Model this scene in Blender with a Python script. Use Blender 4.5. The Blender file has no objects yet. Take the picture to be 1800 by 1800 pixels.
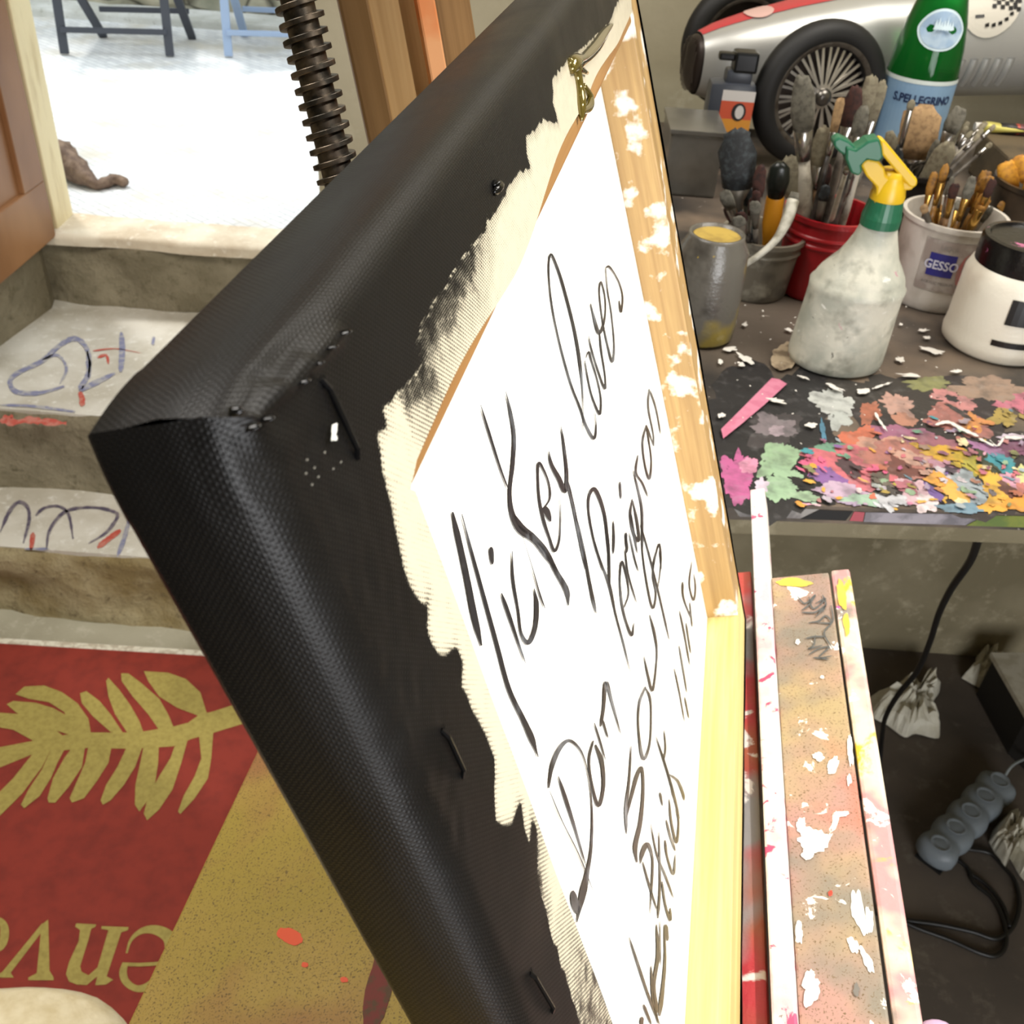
import bpy, bmesh, math, random
import numpy as np
from mathutils import Vector, Matrix, noise as mnoise
random.seed(7)
SC = bpy.context.scene
COL = SC.collection
# ------------------------------------------------------------------ camera model (image = 1800 x 1800, focal 1800 px)
F = 1800.0
def nz(v):
    v = np.array(v, float); return v/np.linalg.norm(v)
_down = nz([-180, 2400, F]); _up = -_down
_fw = nz(np.array([0, 0, 1.])-_up[2]*_up)
_rt = np.cross(_fw, _up)
if _rt[0] < 0: _rt = -_rt
RC = np.array([_rt, _fw, _up])
def ray(x, y): return RC @ nz([x-900, y-900, F])
def pz(x, y, z):
    d = ray(x, y); return d*(z/d[2])
def py(x, y, Y):
    d = ray(x, y); return d*(Y/d[1])
def ppl(x, y, p0, n):
    d = ray(x, y); return d*(np.dot(p0, n)/np.dot(d, n))
cam = bpy.data.cameras.new('camera'); camo = bpy.data.objects.new('camera', cam); COL.objects.link(camo)
cam.sensor_width = 36; cam.sensor_fit = 'HORIZONTAL'; cam.lens = 36.0
cam.clip_start = 0.01; cam.clip_end = 60
mx = Matrix.Identity(4)
cx, cyv, cz = RC @ np.array([1., 0, 0]), RC @ np.array([0, -1., 0]), RC @ np.array([0, 0, -1.])
for i in range(3):
    mx[i][0] = cx[i]; mx[i][1] = cyv[i]; mx[i][2] = cz[i]
camo.matrix_world = mx
cam.dof.use_dof = True; cam.dof.focus_distance = 0.27; cam.dof.aperture_fstop = 55
SC.camera = camo
# ------------------------------------------------------------------ world, lights, exposure
SC.view_settings.view_transform = 'Standard'; SC.view_settings.look = 'None'
SC.view_settings.exposure = 0.0; SC.view_settings.gamma = 1.0
SC.view_settings.use_curve_mapping = False
w = bpy.data.worlds.new('overcast_sky'); SC.world = w; w.use_nodes = True
w.node_tree.nodes['Background'].inputs[0].default_value = (0.86, 0.94, 1.0, 1)
w.node_tree.nodes['Background'].inputs[1].default_value = 2.7
def area(name, loc, target, size, power, color=(1, 1, 1), sizey=None, spread=180):
    l = bpy.data.lights.new(name, 'AREA'); l.energy = power; l.color = color; l.size = size
    if sizey: l.shape = 'RECTANGLE'; l.size_y = sizey
    l.spread = math.radians(spread)
    o = bpy.data.objects.new(name, l); COL.objects.link(o); o.location = loc
    o.rotation_euler = (Vector(target)-Vector(loc)).to_track_quat('-Z', 'Y').to_euler(); return o
sun = bpy.data.lights.new('sun', 'SUN'); sun.energy = 1.9; sun.angle = math.radians(8); sun.color = (1, .97, .92)
so = bpy.data.objects.new('sun', sun); COL.objects.link(so)
so.rotation_euler = Vector((0.25, -0.30, -1)).to_track_quat('-Z', 'Y').to_euler()
sp = bpy.data.lights.new('studio_spot', 'SPOT'); sp.energy = 150; sp.color = (1, .97, .92); sp.spot_size = math.radians(34)
sp.spot_blend = .75; sp.shadow_soft_size = .035
spo = bpy.data.objects.new('studio_spot', sp); COL.objects.link(spo); spo.location = (0.95, -.35, 1.05)
spo.rotation_euler = (Vector((.10, .22, -.44))-spo.location).to_track_quat('-Z', 'Y').to_euler()
area('ceiling_lamp', (0.9, 0.9, 1.2), (0.6, 1.1, -1), 1.0, 34, (1, .95, .87))
area('ceiling_lamp_entry', (-0.9, 0.6, 1.2), (-0.9, 1.0, -1), .9, 30, (1, .96, .9))
area('rear_fill_light', (0.9, -1.9, -.5), (.8, 1.2, -1.2), 1.2, 60, (.97, .98, 1), 1.4)  # unseen fill added behind the camera to brighten under the bench
# ------------------------------------------------------------------ helpers
def lin(c, a=1.0):
    def f(v):
        v = v/255.0
        return v/12.92 if v <= .04045 else ((v+.055)/1.055)**2.4
    return (f(c[0]), f(c[1]), f(c[2]), a)
class NT:
    def __init__(s, name, rough=.6, metal=0.0):
        s.m = bpy.data.materials.new(name); s.m.use_nodes = True; s.t = s.m.node_tree; s.n = s.t.nodes
        s.b = s.n['Principled BSDF']; s.b.inputs['Roughness'].default_value = rough; s.b.inputs['Metallic'].default_value = metal
        s.co = s.n.new('ShaderNodeTexCoord')
    def link(s, a, b): s.t.links.new(a, b)
    def mapping(s, scale=(1, 1, 1), rot=(0, 0, 0), src='Object'):
        m = s.n.new('ShaderNodeMapping'); m.inputs['Scale'].default_value = scale; m.inputs['Rotation'].default_value = rot
        s.link(s.co.outputs[src], m.inputs[0]); return m.outputs[0]
    def noise(s, scale, vec=None, detail=4, rough=.55, dist=0):
        n = s.n.new('ShaderNodeTexNoise'); n.inputs['Scale'].default_value = scale; n.inputs['Detail'].default_value = detail
        n.inputs['Roughness'].default_value = rough; n.inputs['Distortion'].default_value = dist
        s.link(vec if vec is not None else s.co.outputs['Object'], n.inputs['Vector']); return n.outputs['Fac']
    def ramp(s, fac, a, b):
        r = s.n.new('ShaderNodeMapRange'); r.clamp = True
        r.inputs['From Min'].default_value = a; r.inputs['From Max'].default_value = b
        s.link(fac, r.inputs['Value']); return r.outputs['Result']
    def mix(s, fac, a, b):
        m = s.n.new('ShaderNodeMix'); m.data_type = 'RGBA'
        if isinstance(fac, float): m.inputs[0].default_value = fac
        else: s.link(fac, m.inputs[0])
        for v, i in ((a, 6), (b, 7)):
            if isinstance(v, tuple): m.inputs[i].default_value = v
            else: s.link(v, m.inputs[i])
        return m.outputs[2]
    def math(s, op, a, b=None):
        m = s.n.new('ShaderNodeMath'); m.operation = op
        for v, i in ((a, 0), (b, 1)):
            if v is None: continue
            if isinstance(v, (int, float)): m.inputs[i].default_value = v
            else: s.link(v, m.inputs[i])
        return m.outputs[0]
    def color(s, c):
        if isinstance(c, tuple): s.b.inputs['Base Color'].default_value = c
        else: s.link(c, s.b.inputs['Base Color'])
    def bump(s, h, strength=.3, dist=.001):
        b = s.n.new('ShaderNodeBump'); b.inputs['Strength'].default_value = strength; b.inputs['Distance'].default_value = dist
        s.link(h, b.inputs['Height']); s.link(b.outputs[0], s.b.inputs['Normal'])
def simple(name, c, rough=.6, metal=0.0, c2=None, scale=20, lo=.45, hi=.6, bump=0, bscale=None, bdist=.001, stretch=(1, 1, 1)):
    t = NT(name, rough, metal)
    v = t.mapping(stretch)
    if c2 is None: t.color(lin(c))
    else: t.color(t.mix(t.ramp(t.noise(scale, v), lo, hi), lin(c), lin(c2)))
    if bump: t.bump(t.noise(bscale or scale, v), bump, bdist)
    return t.m
WL = {}
def mk(name, verts, faces, mat, parent=None, smooth=False, midx=None, uvs=None, kind=None):
    base = WL.get(parent.name, np.zeros(3)) if parent else np.zeros(3)
    me = bpy.data.meshes.new(name)
    me.from_pydata([tuple(np.array(v, float)-base) for v in verts], [], [tuple(f) for f in faces])
    mats = mat if isinstance(mat, (list, tuple)) else [mat]
    for m in mats: me.materials.append(m)
    if midx is not None:
        for p, i in zip(me.polygons, midx): p.material_index = i
    if smooth:
        for p in me.polygons: p.use_smooth = True
    if uvs is not None:
        l = me.uv_layers.new(name='UVMap')
        for lp in me.loops: l.data[lp.index].uv = uvs[lp.vertex_index]
    me.update()
    o = bpy.data.objects.new(name, me); COL.objects.link(o)
    if parent: o.parent = parent
    WL[o.name] = base
    if kind: o['kind'] = kind
    return o
def thing(name, label, cat, loc=(0, 0, 0), group=None):
    o = bpy.data.objects.new(name, None); COL.objects.link(o); o.location = tuple(float(a) for a in loc)
    o.empty_display_size = .02
    o['label'] = label; o['category'] = cat
    if group: o['group'] = group
    WL[o.name] = np.array(loc, float); return o
def tag(o, label, cat, group=None):
    o['label'] = label; o['category'] = cat
    if group: o['group'] = group
    return o
class MB:
    """collects geometry for ONE mesh"""
    def __init__(s): s.v = []; s.f = []; s.m = []
    def add(s, v, f, mi=0):
        b = len(s.v); s.v += [np.array(p, float) for p in v]; s.f += [[i+b for i in q] for q in f]; s.m += [mi]*len(f); return s
    def box(s, c, ax, ay, az, mi=0, bev=0):
        """c centre, ax.. half vectors"""
        c, ax, ay, az = [np.array(a, float) for a in (c, ax, ay, az)]
        if bev <= 0:
            v = [c+i*ax+j*ay+k*az for i in (-1, 1) for j in (-1, 1) for k in (-1, 1)]
            return s.add(v, [(0, 1, 3, 2), (4, 6, 7, 5), (0, 4, 5, 1), (2, 3, 7, 6), (0, 2, 6, 4), (1, 5, 7, 3)], mi)
        bm = bmesh.new(); bmesh.ops.create_cube(bm, size=2)
        L = [np.linalg.norm(a) for a in (ax, ay, az)]
        for v in bm.verts: v.co = Vector((v.co.x*L[0], v.co.y*L[1], v.co.z*L[2]))
        bmesh.ops.bevel(bm, geom=bm.edges[:], offset=min(bev, min(L)*.9), segments=2, affect='EDGES', profile=.6)
        u = [a/l for a, l in zip((ax, ay, az), L)]
        vs = [c+u[0]*v.co.x+u[1]*v.co.y+u[2]*v.co.z for v in bm.verts]
        bm.verts.index_update(); fs = [[v.index for v in f.verts] for f in bm.faces]
        if np.dot(np.cross(u[0], u[1]), u[2]) < 0: fs = [q[::-1] for q in fs]
        bm.free(); return s.add(vs, fs, mi)
    def loft(s, rings, closed=True, cap=True, mi=0):
        n = len(rings[0]); v = [p for r in rings for p in r]; f = []
        for i in range(len(rings)-1):
            for j in range(n if closed else n-1):
                a = i*n+j; b = i*n+(j+1) % n; f.append((a, b, b+n, a+n))
        if cap and closed:
            f.append(tuple(range(n))[::-1]); f.append(tuple(range((len(rings)-1)*n, len(rings)*n)))
        return s.add(v, f, mi)
    def lathe(s, c, prof, seg=32, mi=0, axis=None, cap=False, ell=(1, 1)):
        c = np.array(c, float)
        az = nz(axis) if axis is not None else np.array([0, 0, 1.])
        ax = np.cross(az, [0, 1, 0]) if abs(az[1]) < .9 else np.cross(az, [1, 0, 0]); ax = nz(ax); ay = np.cross(az, ax)
        rings = []
        for q in prof:
            r, h = q[0], q[1]; ox = q[2] if len(q) > 2 else 0
            rings.append([c+az*h+ax*(ox+r*ell[0]*math.cos(2*math.pi*k/seg))+ay*r*ell[1]*math.sin(2*math.pi*k/seg) for k in range(seg)])
        return s.loft(rings, True, cap, mi)
    def tube(s, pts, rad, seg=8, mi=0, cap=True):
        pts = [np.array(p, float) for p in pts]; rings = []; side = None
        for i, p in enumerate(pts):
            d = nz(pts[min(i+1, len(pts)-1)]-pts[max(i-1, 0)])
            if side is None: side = nz(np.cross(d, [0.3, .2, .93] if abs(d[2]) < .9 else [1, 0.1, 0]))
            side = nz(side-np.dot(side, d)*d); up = np.cross(d, side)
            r = rad[i] if isinstance(rad, (list, tuple)) else rad
            rings.append([p+r*(side*math.cos(2*math.pi*k/seg)+up*math.sin(2*math.pi*k/seg)) for k in range(seg)])
        return s.loft(rings, True, cap, mi)
    def poly(s, pts, mi=0):
        return s.add(pts, [tuple(range(len(pts)))], mi)
    def slab(s, pts, off, mi=0):
        """polygon extruded by vector off"""
        n = len(pts); off = np.array(off, float); v = [np.array(p, float) for p in pts]+[np.array(p, float)+off for p in pts]
        f = [tuple(range(n)), tuple(range(2*n-1, n-1, -1))]+[(i, i+n, (i+1) % n+n, (i+1) % n) for i in range(n)]
        return s.add(v, f, mi)
    def build(s, name, mat, parent=None, smooth=False, kind=None, autos=False):
        o = mk(name, s.v, s.f, mat, parent, smooth, s.m, kind=kind)
        bm = bmesh.new(); bm.from_mesh(o.data); bmesh.ops.recalc_face_normals(bm, faces=bm.faces[:])
        if autos:
            for f in bm.faces: f.smooth = True
            for e in bm.edges:
                if len(e.link_faces) == 2 and e.calc_face_angle(0) > math.radians(38): e.smooth = False
        bm.to_mesh(o.data); bm.free(); return o
def catmull(pts, n=6):
    pts = [np.array(p, float) for p in pts]; out = []
    if len(pts) < 3: 
        return [pts[0]+(pts[-1]-pts[0])*t for t in np.linspace(0, 1, n+1)]
    P = [2*pts[0]-pts[1]]+pts+[2*pts[-1]-pts[-2]]
    for i in range(1, len(P)-2):
        for k in range(n):
            t = k/n; a, b, c, d = P[i-1], P[i], P[i+1], P[i+2]
            out.append(.5*((2*b)+(-a+c)*t+(2*a-5*b+4*c-d)*t*t+(-a+3*b-3*c+d)*t**3))
    out.append(pts[-1]); return out
def ribbon(mb, pts, wd, proj, mi=0, n=6, jit=0, taper=True):
    """stroke traced on a surface: pts, widths in traced units, proj maps to the surface"""
    wl = wd if isinstance(wd, (list, tuple)) else [wd]*len(pts)
    P = catmull([list(p)+[q] for p, q in zip(pts, wl)], n); L = []; Rr = []
    for i, p in enumerate(P):
        d = P[min(i+1, len(P)-1)][:2]-P[max(i-1, 0)][:2]; d = d/(np.linalg.norm(d)+1e-9); nn = np.array([-d[1], d[0]])
        e = min(i, len(P)-1-i)/max(1, len(P)-1)
        h = max(.15, p[2]*.5*((.35+.65*min(1, e*8)) if taper else 1)+random.uniform(-jit, jit))
        L.append(proj(*(p[:2]+nn*h))); Rr.append(proj(*(p[:2]-nn*h)))
    m = len(P); mb.add(L+Rr, [(i, i+1, m+i+1, m+i) for i in range(m-1)], mi)
def blob(mb, cx_, cy_, rx, ry, rot, proj, mi=0, n=40, rough=.25, seed=0):
    pts = []; c, s_ = math.cos(math.radians(rot)), math.sin(math.radians(rot))
    for k in range(n):
        a = 2*math.pi*k/n
        q = 1+rough*(mnoise.noise(Vector((math.cos(a)*1.5+seed*7.3, math.sin(a)*1.5, seed)))*1.7+mnoise.noise(Vector((math.cos(a)*5, math.sin(a)*5, seed+9.5)))*.7+mnoise.noise(Vector((math.cos(a)*14, math.sin(a)*14, seed+4.5)))*.35+random.uniform(-.05, .05))
        x, y = rx*q*math.cos(a), ry*q*math.sin(a)
        pts.append(proj(cx_+c*x-s_*y, cy_+s_*x+c*y))
    cen = proj(cx_, cy_)
    mb.add([cen]+pts, [(0, 1+k, 1+(k+1) % n) for k in range(n)], mi)
# ------------------------------------------------------------------ levels of the place
ZF, ZS2, ZS1, ZST, ZT = -1.62, -1.43, -1.225, -1.03, -.47
# ------------------------------------------------------------------ setting materials
def stone(name, c1, c2, c3, sc=6, bs=.6, bd=.01):
    t = NT(name, .85)
    a = t.mix(t.ramp(t.noise(sc, None, 6), .38, .62), lin(c1), lin(c2))
    a = t.mix(t.ramp(t.noise(sc*5, None, 8, .7), .55, .7), a, lin(c3)); t.color(a)
    t.bump(t.noise(sc*4, None, 8, .65), bs, bd); return t.m
m_riser = stone('old_stone', (126, 117, 94), (152, 142, 118), (98, 90, 66), 7, .8, .02)
m_tread = stone('worn_step', (214, 210, 198), (190, 184, 168), (232, 230, 222), 8, .35, .006)
m_sill = stone('door_sill', (222, 212, 190), (196, 180, 155), (235, 228, 212), 9, .35, .006)
m_plaster = stone('plaster', (172, 164, 140), (154, 146, 120), (182, 175, 152), 3, .3, .006)
m_ochre = stone('ochre_stone', (142, 124, 82), (172, 158, 122), (110, 95, 66), 9, .8, .02)
m_under = stone('grey_plaster', (150, 140, 114), (122, 113, 88), (166, 156, 130), 3.5, .4, .01)
m_floor = stone('dark_floor', (92, 82, 72), (78, 70, 62), (104, 96, 84), 5, .25, .004)
m_edgefloor = stone('pale_floor', (176, 172, 152), (160, 155, 135), (190, 186, 168), 6, .25, .004)
m_ceil = simple('ceiling_paint', (190, 182, 165), .9)
def paving():
    t = NT('street_paving', .8)
    v = t.mapping((1, 1, 1), (0, 0, math.radians(38)))
    b = t.n.new('ShaderNodeTexBrick'); b.inputs['Scale'].default_value = 9; b.inputs['Mortar Size'].default_value = .012
    b.inputs['Color1'].default_value = lin((222, 222, 220)); b.inputs['Color2'].default_value = lin((200, 200, 200)); b.inputs['Mortar'].default_value = lin((150, 155, 158))
    b.inputs['Brick Width'].default_value = .6; b.inputs['Row Height'].default_value = .22
    t.link(v, b.inputs['Vector'])
    c = t.mix(t.ramp(t.noise(5, None, 5), .5, .75), b.outputs['Color'], lin((188, 182, 168)))
    t.color(c); t.bump(b.outputs['Fac'], .4, .004); return t.m
m_pave = paving()
def structure(mb, name, mat, **k):
    o = mb.build(name, mat, **k); o['kind'] = 'structure'; return o
def rbox(x0, x1, y0, y1, z0, z1, mb=None, bev=0):
    mb = mb or MB(); return mb.box(((x0+x1)/2, (y0+y1)/2, (z0+z1)/2), ((x1-x0)/2, 0, 0), (0, (y1-y0)/2, 0), (0, 0, (z1-z0)/2), 0, bev)
def rough_face(mb, x0, x1, y, z0, z1, amp=.012, nx=60, nzv=14, seed=0, depth=.3, yslope=0):
    """worn stone block: front face displaced, top and bottom closed behind"""
    V = []; 
    for j in range(nzv+1):
        for i in range(nx+1):
            x = x0+(x1-x0)*i/nx; z = z0+(z1-z0)*j/nzv
            e = mnoise.fractal(Vector((x*6+seed, z*9, seed)), 1.0, 2.0, 4)
            ed = 1.0 if j < nzv else .6
            V.append((x, y+yslope*(x-x0)+amp*e*ed+(.012 if j == nzv else 0), z+(amp*.35*mnoise.noise(Vector((x*9, seed, 2))) if j == nzv else 0)))
    f = [(j*(nx+1)+i, j*(nx+1)+i+1, (j+1)*(nx+1)+i+1, (j+1)*(nx+1)+i) for j in range(nzv) for i in range(nx)]
    b = len(V)
    V += [(v[0], y+depth, v[2] if abs(v[2]-z1) < .02 else z1) for v in V[nzv*(nx+1):(nzv+1)*(nx+1)]]
    f += [(nzv*(nx+1)+i, nzv*(nx+1)+i+1, b+i+1, b+i) for i in range(nx)]
    mb.add(V, f); return mb
# floor, steps, street
structure(rbox(-3, 2.3, -2.2, 2.0, ZF-.06, ZF), 'floor', m_floor)
structure(rbox(-3, -.25, 1.545, 1.70, ZF, ZF+.004), 'trim_1', m_edgefloor)
s3 = rough_face(MB(), -3, -.2, 1.645, ZF, ZS2-.003, .02, 90, 14, 3, .26)
structure(s3, 'trim_2', m_ochre, smooth=True)
s2 = rough_face(MB(), -3, -.2, 1.865, ZS2-.01, ZS1-.003, .014, 90, 14, 9, .6)
structure(s2, 'trim_3', m_riser, smooth=True)
s1 = rough_face(MB(), -1.235, -.2, 2.395, ZS1-.01, ZST-.022, .02, 70, 14, 15, .1)
structure(s1, 'trim_4', m_riser, smooth=True)
structure(rbox(-3, -.2, 1.875, 2.46, ZS1-.02, ZS1), 'trim_5', m_tread)
structure(rbox(-3, -.2, 1.655, 1.87, ZS2-.02, ZS2), 'trim_6', m_tread)
sl = MB(); 
rough_face(sl, -1.235, -.2, 2.382, ZST-.03, ZST, .01, 70, 4, 21, .13)
structure(sl, 'trim_7', m_sill, smooth=True)
structure(rbox(-6, 3, 2.50, 5.2, ZST-.1, ZST-.004), 'trim_8', m_pave)
# left stair cheek
ch = MB()
p = [(-1.235, 2.44), (-1.215, 2.36), (-1.26, 2.10), (-1.42, 1.95), (-3, 1.95), (-3, 2.44)]
ch.slab([(a, b, ZS1) for a, b in p], (0, 0, ZST-.01-ZS1)); structure(ch, 'trim_9', m_riser)
# walls
wm = MB()
rbox(-3, -1.30, 2.40, 2.62, ZST-.01, 1.3, wm); structure(wm, 'wall_left_front', m_plaster)
structure(rbox(-.42, 2.3, 1.95, 2.62, ZF, 1.3), 'wall_back', m_plaster)
structure(rbox(-1.30, -.42, 2.42, 2.62, .55, 1.3), 'wall_over_door', m_plaster)
structure(rbox(-.2, 2.3, 1.745, 1.95, ZF, -.62), 'wall_under_bench', m_under)
structure(rbox(-3.1, -3, -2.2, 2.4, ZF, 1.3), 'wall_left', m_plaster)
structure(rbox(2.3, 2.4, -2.2, 2.0, ZF, 1.3), 'wall_right', m_plaster)
structure(rbox(-3.1, 2.4, -2.3, -2.2, ZF, 1.3), 'wall_rear', m_plaster)
structure(rbox(-3.1, 2.4, -2.3, 2.62, 1.3, 1.4), 'ceiling', m_ceil)
# street wall of rubble stone
t = NT('street_rubble', .9)
vo = t.n.new('ShaderNodeTexVoronoi'); vo.feature = 'DISTANCE_TO_EDGE'; vo.inputs['Scale'].default_value = 5
t.link(t.mapping((1, 1, 1.7)), vo.inputs['Vector'])
a = t.mix(t.ramp(t.noise(5, None, 6), .35, .65), lin((176, 168, 146)), lin((132, 132, 114)))
a = t.mix(t.ramp(vo.outputs['Distance'], .0, .06), lin((70, 66, 54)), a)
a = t.mix(t.ramp(t.noise(2.2, None, 5), .58, .68), a, lin((84, 100, 66)))
t.color(a); t.bump(vo.outputs['Distance'], .9, .06); m_rubble = t.m
sw = rough_face(MB(), -6, 3, 4.80, ZST-.05, .9, .05, 160, 40, 33, .3); structure(sw, 'wall_street', m_rubble, smooth=True)
structure(rbox(-6, 3, 4.60, 4.80, ZST-.02, ZST+.03, bev=.01), 'trim_10', stone('kerb', (205, 205, 200), (180, 180, 172), (160, 158, 148), 6))
# door jamb post and door leaf
m_cream = simple('cream_painted_wood', (226, 212, 172), .55, 0, (196, 176, 132), 9, .5, .75, .25, 30, .002, (3, 3, .6))
jb = MB(); jb.box((-1.235, 2.455, -.3), (.058, 0, 0), (0, .05, 0), (0, 0, .735), 0, .004)
jb.box((-1.235, 2.49, .45), (.03, 0, 0), (0, .02, 0), (0, 0, .05))
o = structure(jb, 'door_frame_1', m_cream)
m_doorwood = simple('door_wood', (122, 82, 50), .35, 0, (164, 120, 82), 3, .4, .7, .2, 14, .002, (1, 1, .5))
dm = thing('door_1', 'brown wooden door leaf open inward', 'door', (-1.19, 2.36, -1.04)); dm['kind'] = 'structure'
dl = MB(); a0 = np.array([-1.185, 2.385]); a1 = np.array([-1.215, 1.62]); dv = nz(a1-a0); nv = np.array([-dv[1], dv[0]])
def dbox(s0, s1, z0, z1, off, th, mb, bev=.003):
    c = a0+dv*(s0+s1)/2-nv*off*-1
    mb.box((c[0], c[1], (z0+z1)/2), (dv[0]*(s1-s0)/2, dv[1]*(s1-s0)/2, 0), (nv[0]*th, nv[1]*th, 0), (0, 0, (z1-z0)/2), 0, bev)
dbox(.0, .77, -1.04, .5, -.02, .018, dl); dl.build('leaf_panel', m_doorwood, dm)
for (s0, s1, z0, z1) in ((.0, .77, -1.04, -.90), (.0, .10, -.90, .5), (.67, .77, -.90, .5), (.10, .67, -.36, -.26)):
    q = MB(); dbox(s0, s1, z0, z1, .002, .008, q); q.build('rail', m_doorwood, dm)
# ------------------------------------------------------------------ graffiti on the treads
g = MB()
def c7(x, y): return (x*.389, 500+y*.389)
pr1 = lambda x, y: pz(*c7(x, y), ZS1+.0015)
pr2 = lambda x, y: pz(*c7(x, y), ZS2+.0015)
for s, wd, mi in (([(400, 420), (405, 330), (375, 265), (330, 245), (270, 275), (190, 345), (80, 400), (45, 440), (75, 485), (180, 490), (290, 460)], 22, 0),
                  ([(190, 340), (260, 320), (300, 380), (270, 450)], 12, 0), ([(395, 300), (400, 400), (365, 470), (440, 440), (520, 400)], 24, 0),
                  ([(548, 215), (552, 300), (545, 395)], 26, 0), ([(695, 235), (690, 275)], 14, 0), ([(0, 545), (120, 548), (230, 560), (340, 575)], 14, 0),
                  ([(360, 485), (372, 520), (368, 550)], 26, 1), ([(440, 330), (480, 320), (490, 360)], 12, 1), ([(420, 300), (520, 290), (640, 310)], 5, 1)):
    ribbon(g, s, wd, pr1, mi, 6, 1.5)
for s, wd in (([(0, 615), (70, 622), (130, 612), (200, 620), (300, 628)], 26), ([(10, 600), (60, 597)], 10)):
    ribbon(g, s, wd, pr1, 1, 6, 6)
gm = [simple('graffiti_blue', (128, 130, 158), .8, 0, (170, 168, 170), 60), simple('graffiti_red', (186, 80, 66), .8, 0, (190, 120, 104), 60), simple('graffiti_violet', (88, 80, 100), .8, 0, (130, 122, 128), 60)]
tag(g.build('graffiti', gm), 'faded blue and red handwriting painted on the upper stone step', 'graffiti'); g = MB()
for s, wd, mi in (([(0, 1120), (40, 1030), (80, 985), (120, 1000), (132, 1060), (105, 1170)], 16, 2), ([(160, 1045), (200, 1010), (265, 1003), (310, 1040), (330, 1150)], 13, 2),
                  ([(210, 1195), (222, 1115), (270, 1045), (330, 1014), (430, 1008), (510, 1025), (530, 1050), (480, 1120), (400, 1170)], 14, 2),
                  ([(585, 1060), (560, 1150), (530, 1230)], 20, 0), ([(110, 1195), (220, 1195)], 10, 0),
                  ([(150, 1120), (140, 1200)], 22, 1), ([(440, 1190), (490, 1150), (545, 1110)], 24, 1), ([(640, 1150), (660, 1190)], 12, 1)):
    ribbon(g, s, wd, pr2, mi, 6, 1.5)
tag(g.build('graffiti', gm), 'dark violet looping handwriting painted on the lower stone step', 'graffiti')
# ------------------------------------------------------------------ welcome mat
ZM = ZF+.012
m_red = simple('mat_red', (142, 48, 34), .8, 0, (124, 40, 28), 30, .4, .7, .35, 900, .001)
m_gold = simple('mat_gold', (168, 152, 78), .7, 0, (150, 134, 66), 120, .4, .7)
mt = thing('welcome_mat', 'red doormat with gold leaf branch and upside-down lettering below the steps', 'mat', (-.75, 1.1, ZF))
mb = MB(); e0, e1 = pz(-120, 1122, ZM), pz(520, 1161, ZM)
q0 = e0+(e0-e1)*.35; dd = nz(e1-e0); dn = np.array([dd[1], -dd[0], 0]); q1 = e1+dd*.3
mb.slab([q0, q1, q1+dn*1.0, q0+dn*1.0], (0, 0, -.011)); mb.build('mat_base', m_red, mt)
ed = MB(); ed.slab([q0-dn*.012, q1-dn*.012, q1+dn*.003, q0+dn*.003], (0, 0, .0012)); ed.build('mat_edge', simple('mat_edge_white', (226, 222, 205), .7, 0, (190, 180, 160), 60), mt)
c8 = lambda x, y: pz(x*.3889, 1100+y*.3889, ZM+.001)
leaves = [[(1120, 340), (1040, 362), (960, 388), (900, 402), (850, 438), (780, 456), (620, 482), (410, 482), (300, 492), (150, 520), (-60, 560), (-60, 660), (0, 640), (160, 575), (400, 552), (600, 556), (780, 545), (870, 510), (970, 482), (1140, 430)],
 [(935, 395), (905, 300), (840, 240), (760, 212), (650, 205), (670, 250), (720, 320), (800, 370), (900, 408)],
 [(790, 470), (760, 400), (720, 330), (640, 260), (580, 215), (548, 215), (550, 250), (600, 320), (670, 400), (725, 480)],
 [(655, 500), (630, 430), (590, 360), (540, 290), (490, 235), (480, 250), (490, 320), (520, 400), (580, 490)],
 [(560, 490), (500, 400), (450, 340), (390, 295), (362, 305), (370, 350), (420, 410), (500, 480)],
 [(412, 490), (400, 420), (350, 350), (280, 300), (200, 270), (110, 275), (70, 310), (130, 330), (220, 345), (290, 390), (310, 430), (330, 495)],
 [(340, 500), (240, 470), (150, 440), (70, 390), (30, 355), (60, 340), (160, 348), (240, 372), (310, 410), (390, 480)],
 [(300, 510), (200, 430), (100, 400), (-20, 392), (-60, 450), (60, 470), (150, 520)],
 [(965, 470), (955, 600), (940, 690), (880, 780), (815, 852), (805, 840), (830, 770), (880, 680), (910, 600), (900, 500)],
 [(850, 510), (820, 620), (780, 740), (720, 830), (665, 880), (650, 850), (670, 770), (720, 680), (770, 600), (795, 530)],
 [(718, 540), (715, 620), (700, 720), (660, 800), (630, 840), (610, 810), (612, 720), (630, 640), (650, 545)],
 [(645, 545), (610, 640), (560, 720), (500, 790), (465, 810), (455, 790), (480, 720), (530, 640), (575, 545)],
 [(505, 545), (490, 620), (440, 700), (380, 780), (325, 800), (315, 780), (350, 700), (385, 620), (400, 545)],
 [(385, 545), (370, 640), (310, 730), (250, 800), (220, 800), (215, 780), (240, 690), (290, 600), (330, 545)],
 [(300, 545), (260, 620), (230, 690), (180, 770), (110, 825), (95, 810), (130, 740), (190, 650), (235, 550)],
 [(235, 550), (190, 640), (100, 760), (0, 860), (-60, 860), (-10, 760), (60, 690), (160, 565)]]
lf = MB()
for k, l in enumerate(leaves): lf.poly([c8(x, y)+np.array([0, 0, .00005*k]) for x, y in l])
lf.build('leaf_branch', m_gold, mt)
tx = MB()
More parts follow.
